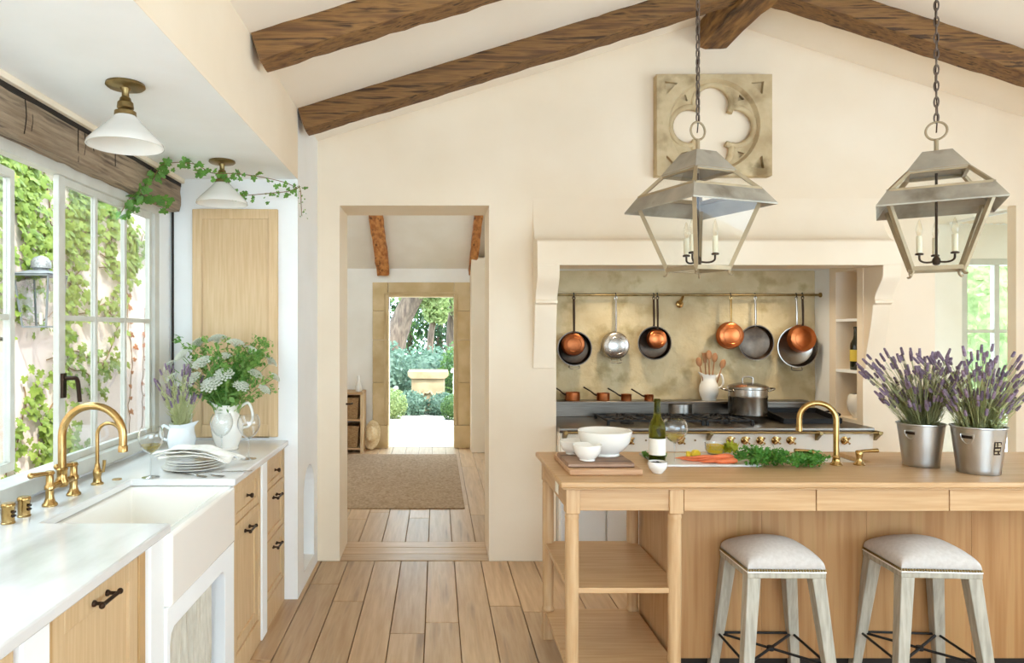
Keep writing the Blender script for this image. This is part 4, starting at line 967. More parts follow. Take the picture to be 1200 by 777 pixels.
def chain(l, n):
    pts = [(.0085*cos(t), 0, .017*sin(t)*(1.35 if True else 1)) for t in [2*pi*k/14 for k in range(14)]]
    link = None
    for k in range(n):
        if link is None: link = o = MB().tube(pts, .0036, 6, closed=True).build('chain_link', chain_m, l)
        else: o = link.copy(); COL.objects.link(o); W[o.name] = Vector((0,0,0))
        o.location = (0, 0, .706+k*.0365); o.rotation_euler = (0, 0, pi/2*(k % 2))
    z = .706+n*.0365
    MB().tube(spline([(.004*sin(k*1.7), .004*cos(k*1.7), .64+k*(z-.64)/12) for k in range(13)], 3), .0028, 6).build('cord', bronze, l)
lx1, lx2, ly = 1.185, 2.268, 3.1
l1 = make_lantern(); l2 = copy_tree(l1)
for l, x, a, lb in ((l1, lx1, 21, 'zinc and glass lantern turned corner on, hanging in front of the stone carving'), (l2, lx2, -33, 'zinc and glass lantern hanging at the right, above the lavender buckets')):
    z0 = 1.793; l['label'] = lb
    n = int((ceil_z(x)-z0-.706)/.0365)
    chain(l, n)
    MB(T(0, 0, ceil_z(x)-z0)).lathe([(0,-.06),(.012,-.058),(.02,-.03),(.055,-.02),(.06,.0),(.06,.03)], seg=24).build('canopy', bronze, l)
    l.location = (x, ly, z0); l.rotation_euler = (0, 0, radians(a))
# ---------------------------------------------------------------- things on the island
o = MB().box(.562,.872,2.89,3.27,IZ+.0005,IZ+.0255).build('cutting_board', board_wood, bevel=.004); tag(o, 'large wooden cutting board lying directly on the island top', 'board', 'cutting boards on the island')
o = beam_mb((.563,3.06,IZ+.0455),(.846,3.06,IZ+.0455), .27, .0195, n=10, jit=.003, seed=8).build('cutting_board', board_dark); tag(o, 'rustic dark edged cutting board, upper of the two, under the bowls', 'board', 'cutting boards on the island')
BZ = IZ+.0475
def bowl(x, y, z, r, h, label):
    o = MB(T(x, y, z)).lathe([(0,0),(r*.52,0),(r*.54,.004),(r*.5,h*.1),(r*.72,h*.28),(r*.9,h*.55),(r*.99,h*.95),(r,h),(r*.97,h+.002),(r*.92,h*.97),(r*.84,h*.58),(r*.66,h*.32),(0,h*.18)], seg=40).build('bowl', white_ceramic)
    tag(o, label, 'bowl', 'white bowls on the cutting boards')
bowl(.765, 3.11, BZ, .122, .112, 'largest white footed bowl on the cutting boards')
bowl(.625, 3.145, BZ, .06, .06, 'small white bowl behind, at the left corner of the boards')
bowl(.657, 2.985, BZ, .064, .068, 'small white bowl in front of the large bowl')
sd = thing('salt_dish', 'tiny white pinch dish on the island beside the wine bottle', 'dish', (.95, 2.94, IZ+.0005))
MB(T(.95, 2.94, IZ+.0005)).lathe([(0,0),(.02,0),(.022,.003),(.036,.02),(.042,.038),(.04,.05),(.037,.05),(.038,.038),(.03,.016),(0,.008)], seg=28).build('dish', white_ceramic, sd)
m = MB(); rs = random.Random(5)
for _ in range(60): a = rs.random()*6.28; q = rs.random()**.5*.031; m.box(.95+q*cos(a)-.0035, .95+q*cos(a)+.0035, 2.94+q*sin(a)-.0035, 2.94+q*sin(a)+.0035, IZ+.028+rs.random()*.006, IZ+.038+rs.random()*.008)
tag(m.build('peppercorns', iron, sd), kind='stuff')
bottle('wine_bottle', 'green white wine bottle standing on the island', 1.013, 3.14, IZ+.0005, .30, .037, bottle_green, ((.045,.12,paper),))
wine_glass(1.098, 3.15, IZ+.0005, .205, .057, 'round wine glass with white wine beside the bottle on island', True)
o = MB().box(1.0,1.46,3.07,3.38,IZ+.0005,IZ+.0105).build('marble_board', marble, bevel=.003); tag(o, 'thin pale marble board under the carrots', 'board')
rs = random.Random(11)
for i, (x0, y0, x1, y1) in enumerate(((1.115,3.20,1.345,3.13),(1.13,3.17,1.35,3.11),(1.155,3.225,1.355,3.155),(1.20,3.12,1.36,3.09),(1.17,3.15,1.355,3.12))):
    z = IZ+.0245+(.014 if i == 4 else 0)
    c_ = thing('carrot', ('carrot lying furthest back in the bunch', 'long carrot in the middle of the bunch', 'carrot lying behind the middle of the bunch', 'short carrot lying nearest the front edge', 'carrot lying on top of the bunch')[i], 'carrot', (x1, y1, z), 'carrots on the marble board')
    a, b2 = Vector((x0,y0,z-.008)), Vector((x1,y1,z)); n = 10
    MB().tube([a+(b2-a)*(k/n)+Vector((0,0,.002*sin(k*1.3+i))) for k in range(n+1)], [.0015+.0125*(k/n)**.6 for k in range(n)]+[.007], 10).build('root', carrot_m, c_)
    g_ = MB(); d_ = (b2-a).normalized()
    for q in range(5):
        e = b2+d_*(.1+.05*rs.random())+Vector((rs.gauss(0,.02), rs.gauss(0,.02), .015*rs.random())); g_.tube([b2, (b2+e)/2+Vector((0,0,.012)), e], .0022, 5)
    tag(g_.build('stalks', green_stem, c_), kind='stuff')
m = MB(); rs = random.Random(12)
for k in range(26):
    x = 1.40+.33*(k/25)+rs.gauss(0,.01); w_ = .075*(1-((k/25)-.35)**2*1.1); y = 3.085+rs.gauss(0,w_*.55); foliage(m, (x, y, IZ+.03+.045*rs.random()*(1-k/40)), (.05,.045,.034), 95, .017, rs, .1)
o = m.build('carrot_greens', herb_m, weld=False, flip=False); tag(o, 'leafy green carrot tops heaped on the island', 'greens', kind='stuff')
m = MB(); foliage(m, (1.03, 3.24, IZ+.03), (.075,.04,.018), 90, .03, rs, .1); o = m.build('herb_sprig', herb_m, weld=False, flip=False); tag(o, 'flat green herb sprig behind the wine bottle', 'herb')
m = MB(); foliage(m, (1.43, 3.33, IZ+.045), (.05,.035,.025), 60, .04, rs, .1); o = m.build('lettuce_leaves', lime_leaf, weld=False, flip=False); tag(o, 'yellow green salad leaves beside the oil dish', 'leaves')
od = thing('oil_dish', 'small glass dish of golden olive oil on the island', 'dish', (1.365, 3.35, IZ+.011))
MB(T(1.365, 3.35, IZ+.011)).lathe([(0,0),(.036,0),(.046,.02),(.049,.052),(.047,.052),(.044,.022),(0,.004)], seg=28).build('dish', clear_glass, od)
MB(T(1.365, 3.35, IZ+.011)).lathe([(0,.005),(.034,.005),(.043,.022),(.0455,.042),(0,.042)], seg=28).build('oil', oil_m, od)
for i, (x, y, lb) in enumerate(((1.25,3.30,'lemon wedge nearer the oil dish on the marble board'),(1.20,3.26,'lemon wedge nearer the wine glass on the marble board'))):
    m = MB(T(x, y, IZ+.011) @ rot('Z', 25+50*i)); pts = [(.028*cos(a), .028*sin(a)) for a in [pi*k/10 for k in range(11)]]; m.prism(pts, -.009, .009, 'y')
    tag(m.build('lemon_wedge', lemon_m, bevel=.003), lb, 'lemon', 'lemon wedges')
# ---------------------------------------------------------------- lavender buckets
def bucket(x, y, rt, rb, h, label, lab):
    b = thing('metal_bucket', label, 'bucket', (x, y, IZ+.0005), 'lavender buckets')
    pr = [(0,.006),(rb-.003,.006),(rb-.002,0),(rb,0),(rb+.002,.006)]
    pr += [(rb+(rt-rb)*t, h*t) for t in (.1,.3,.5,.7,.9,.97)]+[(rt+.004,h-.003),(rt+.004,h+.002),(rt-.001,h+.002),(rt-.003,h-.01),(rb-.004,.012),(0,.012)]
    MB(T(x, y, IZ+.0005)).lathe(pr, seg=44).build('body', galv, b)
    def on(a, t, e=.0015):
        q = rb+(rt-rb)*t+e; return Vector((x+q*cos(a), y+q*sin(a), IZ+h*t))
    a0 = radians(-152)
    n = 14; pl = [on(a0-.26+.52*k/n, .86) for k in range(n+1)]+[on(a0+.26*cos(pi*k/n), .86-.2*sin(pi*k/n)) for k in range(1, n)]
    MB().tube(pl, .0022, 6, closed=True).build('emblem_ring', galv, b)
    m = MB()
    for k in range(8): p = on(a0-.18+.36*k/7, .80, .001); m.box(p.x-.0032, p.x+.0032, p.y-.0012, p.y+.0012, p.z-.006, p.z+.006)
    m.build('emblem_band', bronze, b)
    if lab:
        m = MB(); a1 = radians(-84); vs = []
        for j in range(3):
            for i in range(7): vs.append(on(a1-.17+.34*i/6, .45+.28*j/2, .0016))
        m.add(vs, [(j*7+i, j*7+i+1, (j+1)*7+i+1, (j+1)*7+i) for j in range(2) for i in range(6)]).build('label_plate', bronze, b)
        m = MB()
        for t in (.5, .57, .645, .69):
            for i in range(5):
                if rs.random() < .25: continue
                p = on(a1-.12+.24*i/4, t, .0025); m.box(p.x-.0028, p.x+.0028, p.y-.001, p.y+.001, p.z-.0035, p.z+.0035)
        m.build('label_print', gilt, b)
    return b
SPIKE = None
def spike_mesh():
    m = MB(); rs2 = random.Random(2)
    for k in range(9):
        z = k*.0062; q = .0062*(1-.06*k) if k > 1 else .0045
        for a in range(5):
            t = 2*pi*a/5+k*.7; m.ball((q*.6*cos(t), q*.6*sin(t), z+.003*(a % 2)), .0042, .0042, .005, 5, 4)
    return m
def lavender(name, label, x, y, z0, n, spread, hmin, hmax, rim, rng, sc=1.0, bias=(0,0)):
    global SPIKE
    b = thing(name, label, 'lavender', (x, y, z0), 'lavender bunches')
    st = MB(); lf = MB(); tips = []
    for i in range(n):
        a = rng.random()*2*pi; q = rng.random()**.55; d = Vector((cos(a), sin(a), 0))
        h = hmin+(hmax-hmin)*rng.random()*(1-.35*q*q); base = Vector((x, y, z0))+d*rim*q*.5
        mid = Vector((x, y, z0))+d*(rim*q*.85)+Vector((0,0,h*.45)); tip = Vector((x+bias[0]*q, y+bias[1]*q, z0))+d*(spread*q*(h/hmax))+Vector((0,0,h))
        pts = spline([base, mid, tip], 4); st.tube(pts, .0012*sc, 4); tips.append((tip, (tip-mid).normalized()))
        for k in range(20):
            p = pts[1+k % (len(pts)-2)]; e = (d*rng.uniform(-.5,1)+Vector((rng.gauss(0,.5), rng.gauss(0,.5), 1.2))).normalized()
            u = e.orthogonal().normalized()*.0026*sc; L = (.04+.035*rng.random())*sc; lf.add([p-u, p+u, p+e*L], [(0,1,2)])
    tag(st.build('stems', sage, b, weld=False), kind='stuff'); tag(lf.build('leaves', sage, b, weld=False, flip=False), kind='stuff')
    for i, (tip, e) in enumerate(tips):
        if SPIKE is None:
            W[b.name+'x'] = Vector((0,0,0)); SPIKE = spike_mesh().mesh('flower_spike', Vector((0,0,0))); SPIKE.materials.append(lav_m)
        o = bpy.data.objects.new('flower_spike', SPIKE); COL.objects.link(o); o.parent = b; W[o.name] = W[b.name]
        o.matrix_local = T(*(tip-W[b.name])) @ e.to_track_quat('Z', 'Y').to_matrix().to_4x4() @ Matrix.Diagonal((sc*.95, sc*.95, sc*(.4+.45*rng.random()), 1))
rl = random.Random(21)
bucket(2.205, 3.11, .093, .07, .192, 'metal bucket of lavender, left and slightly further back', False)
bucket(2.344, 2.955, .1, .077, .2, 'metal bucket of lavender with dark label, nearer at the right', True)
lavender('lavender_bunch', 'purple lavender bunch in the left metal bucket', 2.205, 3.11, IZ+.12, 190, .31, .13, .40, .085, rl, 1.0, (-.03, .0))
lavender('lavender_bunch', 'purple lavender bunch in the right labelled metal bucket', 2.344, 2.955, IZ+.12, 220, .35, .13, .42, .092, rl, 1.0)
# ================================================================ hall furnishings
o = MB().box(-1.25, .24, 5.88, 8.45, .0005, .012).build('sisal_rug', sisal, bevel=.004); tag(o, 'natural sisal rug on the hall floor', 'rug')
cs = thing('hall_console', 'pale wooden open shelf unit against the left of the hall', 'shelf unit', (-1.4, 8.75, 0))
box('top', oak_x, (-1.72,-.93,8.58,8.98,.735,.765), cs, .003)
for x in (-1.72,-.965): box('upright', cab_oak, (x, x+.035, 8.585, 8.975, 0, .735), cs, .002)
for z in (.04,.40): box('shelf', oak_x, (-1.685,-.965,8.59,8.97,z,z+.025), cs, .002)
for i, (z, lb) in enumerate(((.066,'woven wicker basket on the lower shelf of the hall unit'),(.426,'woven wicker basket on the upper shelf of the hall unit'))):
    b = thing('wicker_basket', lb, 'basket', (-1.2, 8.78, z), 'baskets in the hall unit')
    MB().prism([(-1.40,z),(-1.0,z),(-.985,z+.26),(-1.415,z+.26)], 8.60, 8.95).build('weave', wicker, b, bevel=.01)
    MB().tube([(-1.415,8.598,z+.26),(-.985,8.598,z+.26),(-.985,8.952,z+.26),(-1.415,8.952,z+.26)], .012, 8, closed=True).build('rim', wicker, b)
    MB().tube(spline([(-1.24,8.597,z+.2),(-1.22,8.588,z+.185),(-1.18,8.588,z+.185),(-1.16,8.597,z+.2)], 4), .007, 6).build('handle', wicker, b)
v = MB(T(-1.0, 8.72, .7655)).lathe([(0,0),(.035,0),(.04,.01),(.045,.06),(.03,.1),(.018,.14),(.02,.2),(.016,.2),(.014,.14),(.026,.1),(0,.02)], seg=24).build('vase', white_ceramic); tag(v, 'slim white vase on the hall shelf unit', 'vase')
hm = T(-.84, 8.86, .19) @ rot('Z', -12) @ rot('X', 72)
ht = thing('straw_hat', 'oval straw hat leaning upright by the garden doorway', 'hat', (-.84, 8.86, 0))
hb = MB(hm @ Matrix.Diagonal((.58, 1, 1, 1))).lathe([(.105,.02),(.13,.004),(.19,.0),(.192,.003),(.188,.006),(.13,.01),(.107,.026)], seg=32).build('brim', straw, ht)
MB(hm @ Matrix.Diagonal((.58, 1, 1, 1))).lathe([(.106,.02),(.1,.07),(.085,.1),(.05,.112),(0,.112)], seg=32).build('crown', straw, ht)
# light switch plates are absent here; a small door latch shows on the left jamb
o = MB().tube([(-.64,4.80,1.02),(-.61,4.80,1.02),(-.60,4.84,1.02)], .007, 8).build('door_latch', bronze); tag(o, 'small dark latch on the left door jamb', 'latch')
# ================================================================ bouquets on the marble worktop
jp2 = [(0,0),(.055,0),(.058,.006),(.068,.05),(.07,.08),(.062,.115),(.056,.13),(.062,.15),(.058,.15),(.052,.13),(.058,.11),(.065,.08),(0,.012)]
jug('lavender_jug', 'short pale blue white jug holding lavender by the window', 'jug', -1.305, 3.49, CZ+.0005, jp2, M('pale_ceramic', '#e6ebee', rough=.15, coat=.4), 180, (.058,.12,.066,.06,.05), -10, 'jugs on the worktop')
lavender('lavender_posy', 'small lavender posy in the short jug by the window', -1.305, 3.49, CZ+.09, 46, .19, .15, .36, .05, rl, .95)
jp3 = [(0,0),(.056,0),(.06,.006),(.056,.014),(.074,.06),(.083,.105),(.078,.145),(.06,.185),(.056,.205),(.064,.235),(.06,.235),(.051,.205),(.055,.185),(.072,.145),(.078,.105),(0,.02)]
jug('flower_jug', 'tall white ceramic jug holding the white flower bouquet', 'jug', -1.105, 3.60, CZ+.0005, jp3, white_ceramic, 5, (.056,.215,.07,.11,.075), 185, 'jugs on the worktop')
bq = thing('flower_bouquet', 'bouquet of white lace flowers and greenery in the tall jug', 'bouquet', (-1.105, 3.60, CZ+.1))
rb_ = random.Random(31); st = MB(); lf = MB(); B0 = Vector((-1.105, 3.60, CZ+.16)); UM = None
heads = [(-.10,-.10,.30,.052),(-.19,-.06,.27,.045),(.02,-.12,.24,.05),(-.04,-.14,.19,.055),(.10,-.10,.18,.042),(.16,-.05,.24,.04),(-.14,-.12,.22,.045),(.05,-.02,.40,.045),(-.06,.02,.42,.05),(.21,-.06,.16,.035),(-.24,-.02,.33,.04),(.12,.02,.36,.045),(-.17,.05,.40,.04),(.22,.04,.30,.04),(0,-.06,.33,.04),(-.27,-.06,.22,.034),(-.3,-.02,.28,.036),(-.2,-.1,.34,.04),(.26,-.03,.22,.03),(-.22,.03,.24,.034)]
for hx, hy, hz, hr_ in heads:
    tip = B0+Vector((hx,hy,hz)); st.tube(spline([B0+Vector((hx*.08,hy*.08,-.1)), B0+Vector((hx*.35,hy*.35,hz*.45)), tip], 4), .002, 5)
    if UM is None:
        um = MB(); ru = random.Random(4)
        for k in range(46):
            q = (k/46)**.5; a = k*2.399; p = Vector((q*cos(a), q*sin(a), .42*(1-q*q)))
            um.ball(p, .15, .15, .09, 6, 4); um.tube([(0,0,-.5), p], .012, 3)
        UM = um.mesh('umbel', Vector((0,0,0))); UM.materials.append(umbel_m)
    o = bpy.data.objects.new('umbel', UM); COL.objects.link(o); o.parent = bq; e = (Vector((hx*.9,hy*1.3,.22))).normalized(); W[o.name] = W[bq.name]
    o.matrix_local = T(*(tip-W[bq.name])) @ e.to_track_quat('Z', 'Y').to_matrix().to_4x4() @ Matrix.Scale(hr_, 4)
for k in range(62):
    a = rb_.random()*2*pi; q = rb_.random()**.6; h = .12+.3*rb_.random(); d = Vector((cos(a)*1.0, sin(a)*.6, 0))
    tip = B0+d*(.28*q)+Vector((0,0,h)); pts = spline([B0+d*.03+Vector((0,0,-.09)), B0+d*(.1*q)+Vector((0,0,h*.5)), tip], 4); st.tube(pts, .0016, 4)
    for p in pts[4:]: foliage(lf, p, (.03,.03,.026), 15, .022, rb_, .2)
foliage(lf, B0+Vector((0,-.01,.09)), (.09,.07,.08), 260, .035, rb_, .2)
tag(st.build('stems', green_stem, bq, weld=False), kind='stuff'); tag(lf.build('leaves', bouquet_leaf, bq, weld=False, flip=False), kind='stuff')
# ================================================================ ivy
def leaf_mesh(name, m):
    out = [(0,-.12),(.16,-.34),(.42,-.2),(.34,.02),(.5,.22),(.24,.26),(.1,.62),(-.1,.62),(-.24,.26),(-.5,.22),(-.34,.02),(-.42,-.2),(-.16,-.34)]
    mb = MB(); vs = [(0,.1,.05)]+[(x, y, -.1*abs(x)-.05*abs(y)) for x, y in out]; n = len(out)
    mb.add(vs, [(0, i+1, (i+1) % n+1) for i in range(n)]); me = mb.mesh(name, Vector((0,0,0)), flip=False); me.materials.append(m); return me, vs, n
LIN, _, _ = leaf_mesh('leaf', ivy_dark)
def leaf_mat4(p, nrm, size, ang, off):
    q = nrm.normalized().to_track_quat('Z', 'Y').to_matrix().to_4x4()
    return T(*(p-off)) @ q @ Matrix.Rotation(ang, 4, 'Z') @ Matrix.Scale(size, 4)
ri = random.Random(41)
tv = thing('trailing_ivy', 'green ivy vine trailing indoors past the far bay lamp', 'ivy', (-1.2, 3.5, 2.2))
paths = [[(-1.53,3.4,2.12),(-1.5,3.42,2.2),(-1.42,3.42,2.30),(-1.36,3.40,2.365),(-1.22,3.42,2.37),(-1.12,3.40,2.32),(-1.02,3.46,2.33),(-.93,3.6,2.345),(-.84,3.75,2.35),(-.785,3.86,2.34)],
         [(-.785,3.88,2.35),(-.83,3.8,2.31),(-.9,3.7,2.28),(-.98,3.6,2.25),(-1.05,3.56,2.24)],
         [(-1.5,3.42,2.2),(-1.44,3.5,2.22),(-1.38,3.5,2.20)],[(-1.53,3.3,2.1),(-1.5,3.36,2.2),(-1.45,3.4,2.24)],
         [(-.785,3.885,2.36),(-.783,3.93,2.33),(-.783,3.94,2.26),(-.783,3.96,2.2)]]
dens = [5,3,4,4,1]; szs = [.046,.034,.045,.05,.016]
for P_, dn, sz in zip(paths, dens, szs):
    pts = spline(P_, 6); MB().tube(pts, .0022, 5).build('vine', stem_m, tv)
    for i, p in enumerate(pts):
        if i % (2 if dn > 3 else 1): continue
        for _ in range(1 if dn < 4 else 3 if p.x < -1.0 else 2):
            o = bpy.data.objects.new('leaf', LIN); COL.objects.link(o); o.parent = tv; W[o.name] = W[tv.name]
            q = p+Vector((ri.gauss(0,.018), ri.gauss(0,.018), ri.gauss(-.01,.016))); q.z = min(q.z, 2.388)
            if P_ is paths[4]: q.x = max(q.x, -.789)
            s_ = sz*(.55+.6*ri.random())*(.7 if p.x > -.95 else 1)
            o.matrix_local = leaf_mat4(q, Vector((.25+ri.gauss(0,.4), -.9+ri.gauss(0,.4), .2+ri.gauss(0,.4))), s_, ri.random()*6.28, W[tv.name])
# ---------------------------------------------------------------- courtyard outside the sink window
struct('ground_courtyard', gravel, MB().box(-6.5, -1.75, -4, 12, -.1, -.03), label='pale gravel ground of the courtyard')
IVX = -3.6
struct('wall_courtyard', ivy_wall_m, MB().box(IVX-.25, IVX, -3, 12, -.05, 3.25), label='pinkish white courtyard wall outside the window')
iv = thing('climbing_ivy', 'bright green creeper climbing the courtyard wall', 'ivy', (IVX, 6, 0))
LRED, _, _ = leaf_mesh('leaf', red_leaf)
LOUT, lvs, ln = leaf_mesh('leaf', ivy_m)
cand = []; vines = []
def walk(y, z, ang, L, sz, dn):
    pts = []; n = int(L/.06)
    for k in range(n):
        pts.append(Vector((IVX+.012, y, z))); ang += ri.gauss(0,.22); y += .06*cos(ang); z += .06*sin(ang)
        if not (.0 < z < 3.24): break
        for _ in range(dn):
            if ri.random() < .8: cand.append((Vector((IVX+.03+.05*ri.random(), y+ri.gauss(0,.07), max(.03, z+ri.gauss(0,.07)))), sz*(.55+.8*ri.random())))
    if len(pts) > 2: vines.append(pts)
for k in range(19): walk(3.2+k*.25+ri.random()*.1, 3.2, -pi/2+ri.gauss(0,.3), .6+ri.random()*.7, .10, 5)      # thick curtain along the top
for k in range(7): walk(4.0+k*.56+ri.random()*.3, 3.2, -pi/2+ri.gauss(0,.12), 2.2+ri.random()*.8, .09, 2)          # long hanging strands
for k in range(15): walk(3.6+ri.random()*4.0, .8+ri.random()*1.7, ri.choice((.1, pi-.1)), .8+ri.random()*.9, .085, 2)
for k in range(12): walk(3.4+k*.33, .05, pi/2+ri.gauss(0,.25), .7+ri.random()*.8, .09, 3)
for pts in vines: MB().tube(pts, .006, 5).build('stem', stem_m, iv, weld=False)
cand.sort(key=lambda c: -c[1]/(c[0].y if 3.6 < c[0].y < 8.2 else 90))
for p, s_ in cand[:300]:
    o = bpy.data.objects.new('leaf', LOUT); COL.objects.link(o); o.parent = iv; W[o.name] = W[iv.name]
    o.matrix_local = leaf_mat4(p, Vector((1, ri.gauss(-.35,.35), .35+ri.gauss(0,.35))), s_, pi+ri.gauss(0,.7), W[iv.name])
m = MB()
for p, s_ in cand[300:]:
    M4 = leaf_mat4(p, Vector((1, ri.gauss(-.35,.35), .35+ri.gauss(0,.35))), s_, pi+ri.gauss(0,.7), Vector((0,0,0)))
    m.add([M4 @ Vector(v) for v in lvs], [(0, i+1, (i+1) % ln+1) for i in range(ln)])
tag(m.build('leaf_mass', ivy_m, iv, weld=False, flip=False), kind='stuff')
struct('wall_hall_outside', ivy_wall_m, MB().box(-1.98, -1.951, 4.94, 9.36, 0, 3.2), label='pinkish outer face of the hall wall in the courtyard')
dv_ = thing('dry_creeper', 'thin reddish creeper on the courtyard wall seen in the last window pane', 'creeper', (IVX, 8.4, 0))
for k in range(3):
    pts = []; y, z = 8.05+k*.3, 0.0
    for q in range(34): pts.append((IVX+.006, y, z)); y += ri.gauss(0,.025); z += .075
    MB().tube(pts, .004, 5).build('stem', stem_m, dv_)
    for p in pts[8::2]:
        o = bpy.data.objects.new('leaf', LRED); COL.objects.link(o); o.parent = dv_; W[o.name] = W[dv_.name]
        o.matrix_local = leaf_mat4(Vector(p)+Vector((.02, ri.gauss(0,.03), 0)), Vector((1, -.4, .3)), .05+.04*ri.random(), ri.random()*6, W[dv_.name])
# wall lantern outside
wl = thing('wall_lantern', 'grey metal lantern fixed to the ivy covered courtyard wall', 'lantern', (IVX+.17, 5.88, 1.57))
lx, lyy, lz = IVX+.19, 5.88, 1.57
def rect(h, z, k=1): return [Vector((lx-h*k, lyy-h, z)), Vector((lx+h*k, lyy-h, z)), Vector((lx+h*k, lyy+h, z)), Vector((lx-h*k, lyy+h, z))]
b0, b1, b2, b3 = rect(.10, lz), rect(.145, lz+.44), rect(.16, lz+.45), rect(.06, lz+.485)
for i in range(4):
    j = (i+1) % 4
    MB().tube([b0[i], b1[i]], .009, 4).build('corner_bar', lantern_grey, wl); MB().tube([b0[i], b0[j]], .01, 4).build('base_bar', lantern_grey, wl); MB().tube([b1[i], b1[j]], .012, 4).build('top_bar', lantern_grey, wl)
    MB().add([b0[i],b0[j],b1[j],b1[i]], [(0,1,2,3)]).build('pane', clear_glass, wl)
MB().add(b2+b3, [(0,1,2,3),(7,6,5,4)]+[(i,(i+1) % 4,4+(i+1) % 4,4+i) for i in range(4)]).build('roof', lantern_grey, wl, smooth=False)
MB(T(lx, lyy, lz)).lathe([(.06,.485),(.062,.50),(.08,.505),(.078,.56),(.055,.595),(.02,.61),(0,.615)], seg=20).build('vent_cap', M('pierced_grey', '#6b6b68', '#8d8d89', scale=70, rough=.6, metal=.4), wl)
MB().tube([(lx, lyy, lz+.45), (IVX+.005, lyy, lz+.45)], .014, 8).build('bracket', lantern_grey, wl)
MB(T(lx, lyy, lz)).lathe([(0,.02),(.014,.02),(.014,.12),(0,.122)], seg=12).build('candle', candle_m, wl)
# ================================================================ garden beyond the hall
GY = FY+.34
struct('ground_garden', gravel, MB().box(-14, 16, GY+2.6, 45, -.1, -.015), label='pale gravel path of the garden')
tr = struct('ground_terrace', terrace_m, MB().box(-4, 4, GY, GY+2.6, -.1, -.012), label='bright stone terrace outside the garden doorway')
for j in range(5):
    for i in range(6): box('paving_stone', terrace_m, (-1.8+i*.6+.003, -1.2+i*.6-.003, GY+.003+j*.52, GY+.52+j*.52-.003, -.012, 0), tr, .003, bseg=1)
struct('door_sill', paving, MB().box(-.64, .225, FY+.0, GY, -.02, .002), label='pale stone sill of the garden doorway')
pd_ = thing('stone_pedestal', 'weathered square stone pedestal standing in the garden', 'pedestal', (-.17, 13.4, 0))
box('shaft', pedestal_m, (-.49,.15,13.1,13.74,-.01,.62), pd_, .02)
MB().prism([(-.49,.62),(-.53,.65),(-.56,.68),(-.56,.765),(.22,.765),(.22,.68),(.19,.65),(.15,.62)], 13.05, 13.8).build('cap', pedestal_m, pd_, bevel=.012)
for k in range(5):
    x = -.4+k*.11; MB().tube(spline([(x-.06,13.09,.36+.03*(k%2)),(x,13.075,.30+.05*((k+1)%2)),(x+.06,13.09,.36+.02*(k%3))], 4), .022, 8).build('carved_swag', pedestal_m, pd_)
rg_ = random.Random(51)
def shrub(name, label, cat, c, rad, n, size, m, group=None, shell=.6, stem=True):
    s = thing(name, label, cat, (c[0], c[1], 0), group); mb = MB(); foliage(mb, c, rad, n, size, rg_, shell)
    tag(mb.build('foliage', m, s, weld=False, flip=False), kind='stuff')
    core = MB().ball(c, rad[0]*.72, rad[1]*.72, rad[2]*.72, 16, 10); core.build('inner_foliage', m, s)
    return s
shrub('round_shrub', 'clipped round green shrub right of the garden path', 'shrub', (.28,11.9,.2), (.22,.22,.24), 1500, .035, bush_a, 'garden shrubs', .85)
shrub('round_shrub', 'pale flowering round shrub left of the garden path', 'shrub', (-.78,12.1,.24), (.26,.26,.3), 1300, .045, bush_d, 'garden shrubs', .8)
for i, (x, y, rx, rz, lb) in enumerate(((-.5,12.75,.36,.3,'low grey green lavender mound left, in front of pedestal'),(.12,12.7,.34,.26,'low grey green lavender mound right, in front of pedestal'))):
    shrub('lavender_mound', lb, 'shrub', (x,y,.14), (rx,.3,rz), 1500, .06, bush_b, 'garden shrubs')
shrub('leafy_shrub', 'tall leafy shrub left of the stone pedestal', 'shrub', (-1.05,14.2,.6), (.6,.6,.75), 2200, .09, bush_b, 'garden shrubs')
shrub('leafy_shrub', 'tall leafy shrub right of the stone pedestal', 'shrub', (.55,14.4,.6), (.55,.6,.8), 2200, .09, bush_a, 'garden shrubs')
shrub('leafy_shrub', 'wide leafy shrub behind the stone pedestal', 'shrub', (-.2,15.8,.5), (1.3,.6,.75), 2400, .1, bush_b, 'garden shrubs')
for i, (x, y, z) in enumerate(((.33,13.7,.75),(.36,13.5,.55),(-.82,13.5,.4),(.40,13.8,1.0))):
    m = MB()
    for k in range(8): a = k*pi/4; m.ball((x+.03*cos(a), y+.02*sin(a), z+.025*sin(a*1.5)), .03, .02, .03, 6, 4)
    m.tube([(x,y+.03,z),(x,y+.12,z-.3),(x,y+.2,.0)], .006, 5)
    o = m.build('white_rose', white_flower); tag(o, ('white rose right of the pedestal, middle height', 'white rose right of the pedestal, lowest', 'white rose left of the pedestal', 'white rose right of the pedestal, highest')[i], 'flower', 'white garden roses')
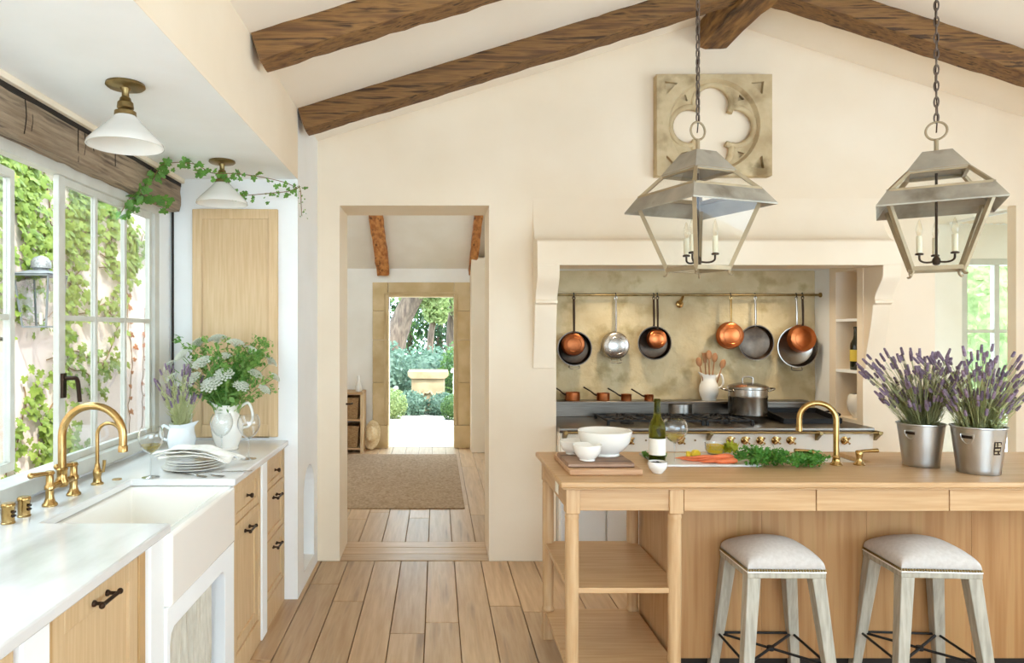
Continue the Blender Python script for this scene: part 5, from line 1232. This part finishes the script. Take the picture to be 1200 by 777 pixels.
def tree(label, base, path, r0, crowns, m, n, size):
    t = thing('garden_tree', label, 'tree', base, 'garden trees')
    pts = spline(path, 6); k = len(pts)
    tb = MB().tube(pts, [r0*(1-.45*i/k) for i in range(k)], 14)
    for v in tb.v: v += Vector((noise.noise(v*3), noise.noise(v*3+Vector((9,9,9))), 0))*.05*r0/.3
    tb.build('trunk', bark, t)
    mb = MB()
    for c, rad in crowns: foliage(mb, c, rad, n, size, rg_, .3)
    tag(mb.build('foliage', m, t, weld=False, flip=False), kind='stuff'); return t
tree('thick leaning tree trunk at the left of the garden view', (-1.35,17.5,0), [(-1.35,17.5,-.05),(-1.15,17.5,.9),(-.95,17.5,1.7),(-.5,17.4,2.6),(.1,17.3,3.6)], .36, [((-1.1,17.6,3.1),(1.3,1,.9)),((.2,17.2,2.9),(1.0,.9,.7)),((-.3,17.8,2.5),(.7,.5,.4))], bush_d, 900, .15)
tree('slim dark tree trunk at the right of the garden view', (.42,18.5,0), [(.42,18.5,-.05),(.38,18.5,1.2),(.45,18.5,2.4),(.5,18.5,4)], .16, [((.5,18.4,3.4),(1.2,.9,1.0)),((.7,18.0,2.2),(.4,.3,.5))], bush_d, 800, .15)
tree('thin tree trunk in the middle of the garden view', (-.12,21,0), [(-.12,21,-.05),(-.2,21,1.2),(-.05,21,2.4),(-.1,21,4)], .12, [((-.1,21,3.6),(1.8,1,1.1)),((0.0,20.8,2.2),(.5,.4,.5))], bush_d, 800, .16)
for i, (x, y, lb) in enumerate(((-2.3,24.5,'dense dark tree far back, seen behind the thick leaning trunk'),(-1.0,25.5,'pale leafy tree far back, between leaning trunk and thin trunk'),(.1,24.2,'dense dark tree far back, behind the thin middle trunk'),(1.2,25.2,'pale leafy tree far back, at the right edge of the doorway view'))):
    t = thing('hedge_tree', lb, 'tree', (x, y, 0), 'far garden trees')
    mb = MB(); foliage(mb, (x, y, 1.9), (1.0,.9,2.0), 1100, .2, rg_, .35)
    tag(mb.build('foliage', (bush_c, bush_a)[i % 2], t, weld=False, flip=False), kind='stuff'); MB().tube([(x,y,-.05),(x,y,2.4)], [.14,.08], 8).build('trunk', bark, t)
# shrubs seen through the passage door
shrub('leafy_shrub', 'tall pale shrub outside the passage glass door', 'shrub', (6.6,8.2,1.5), (1.0,.8,1.3), 1800, .12, bush_d, 'garden shrubs', .3)
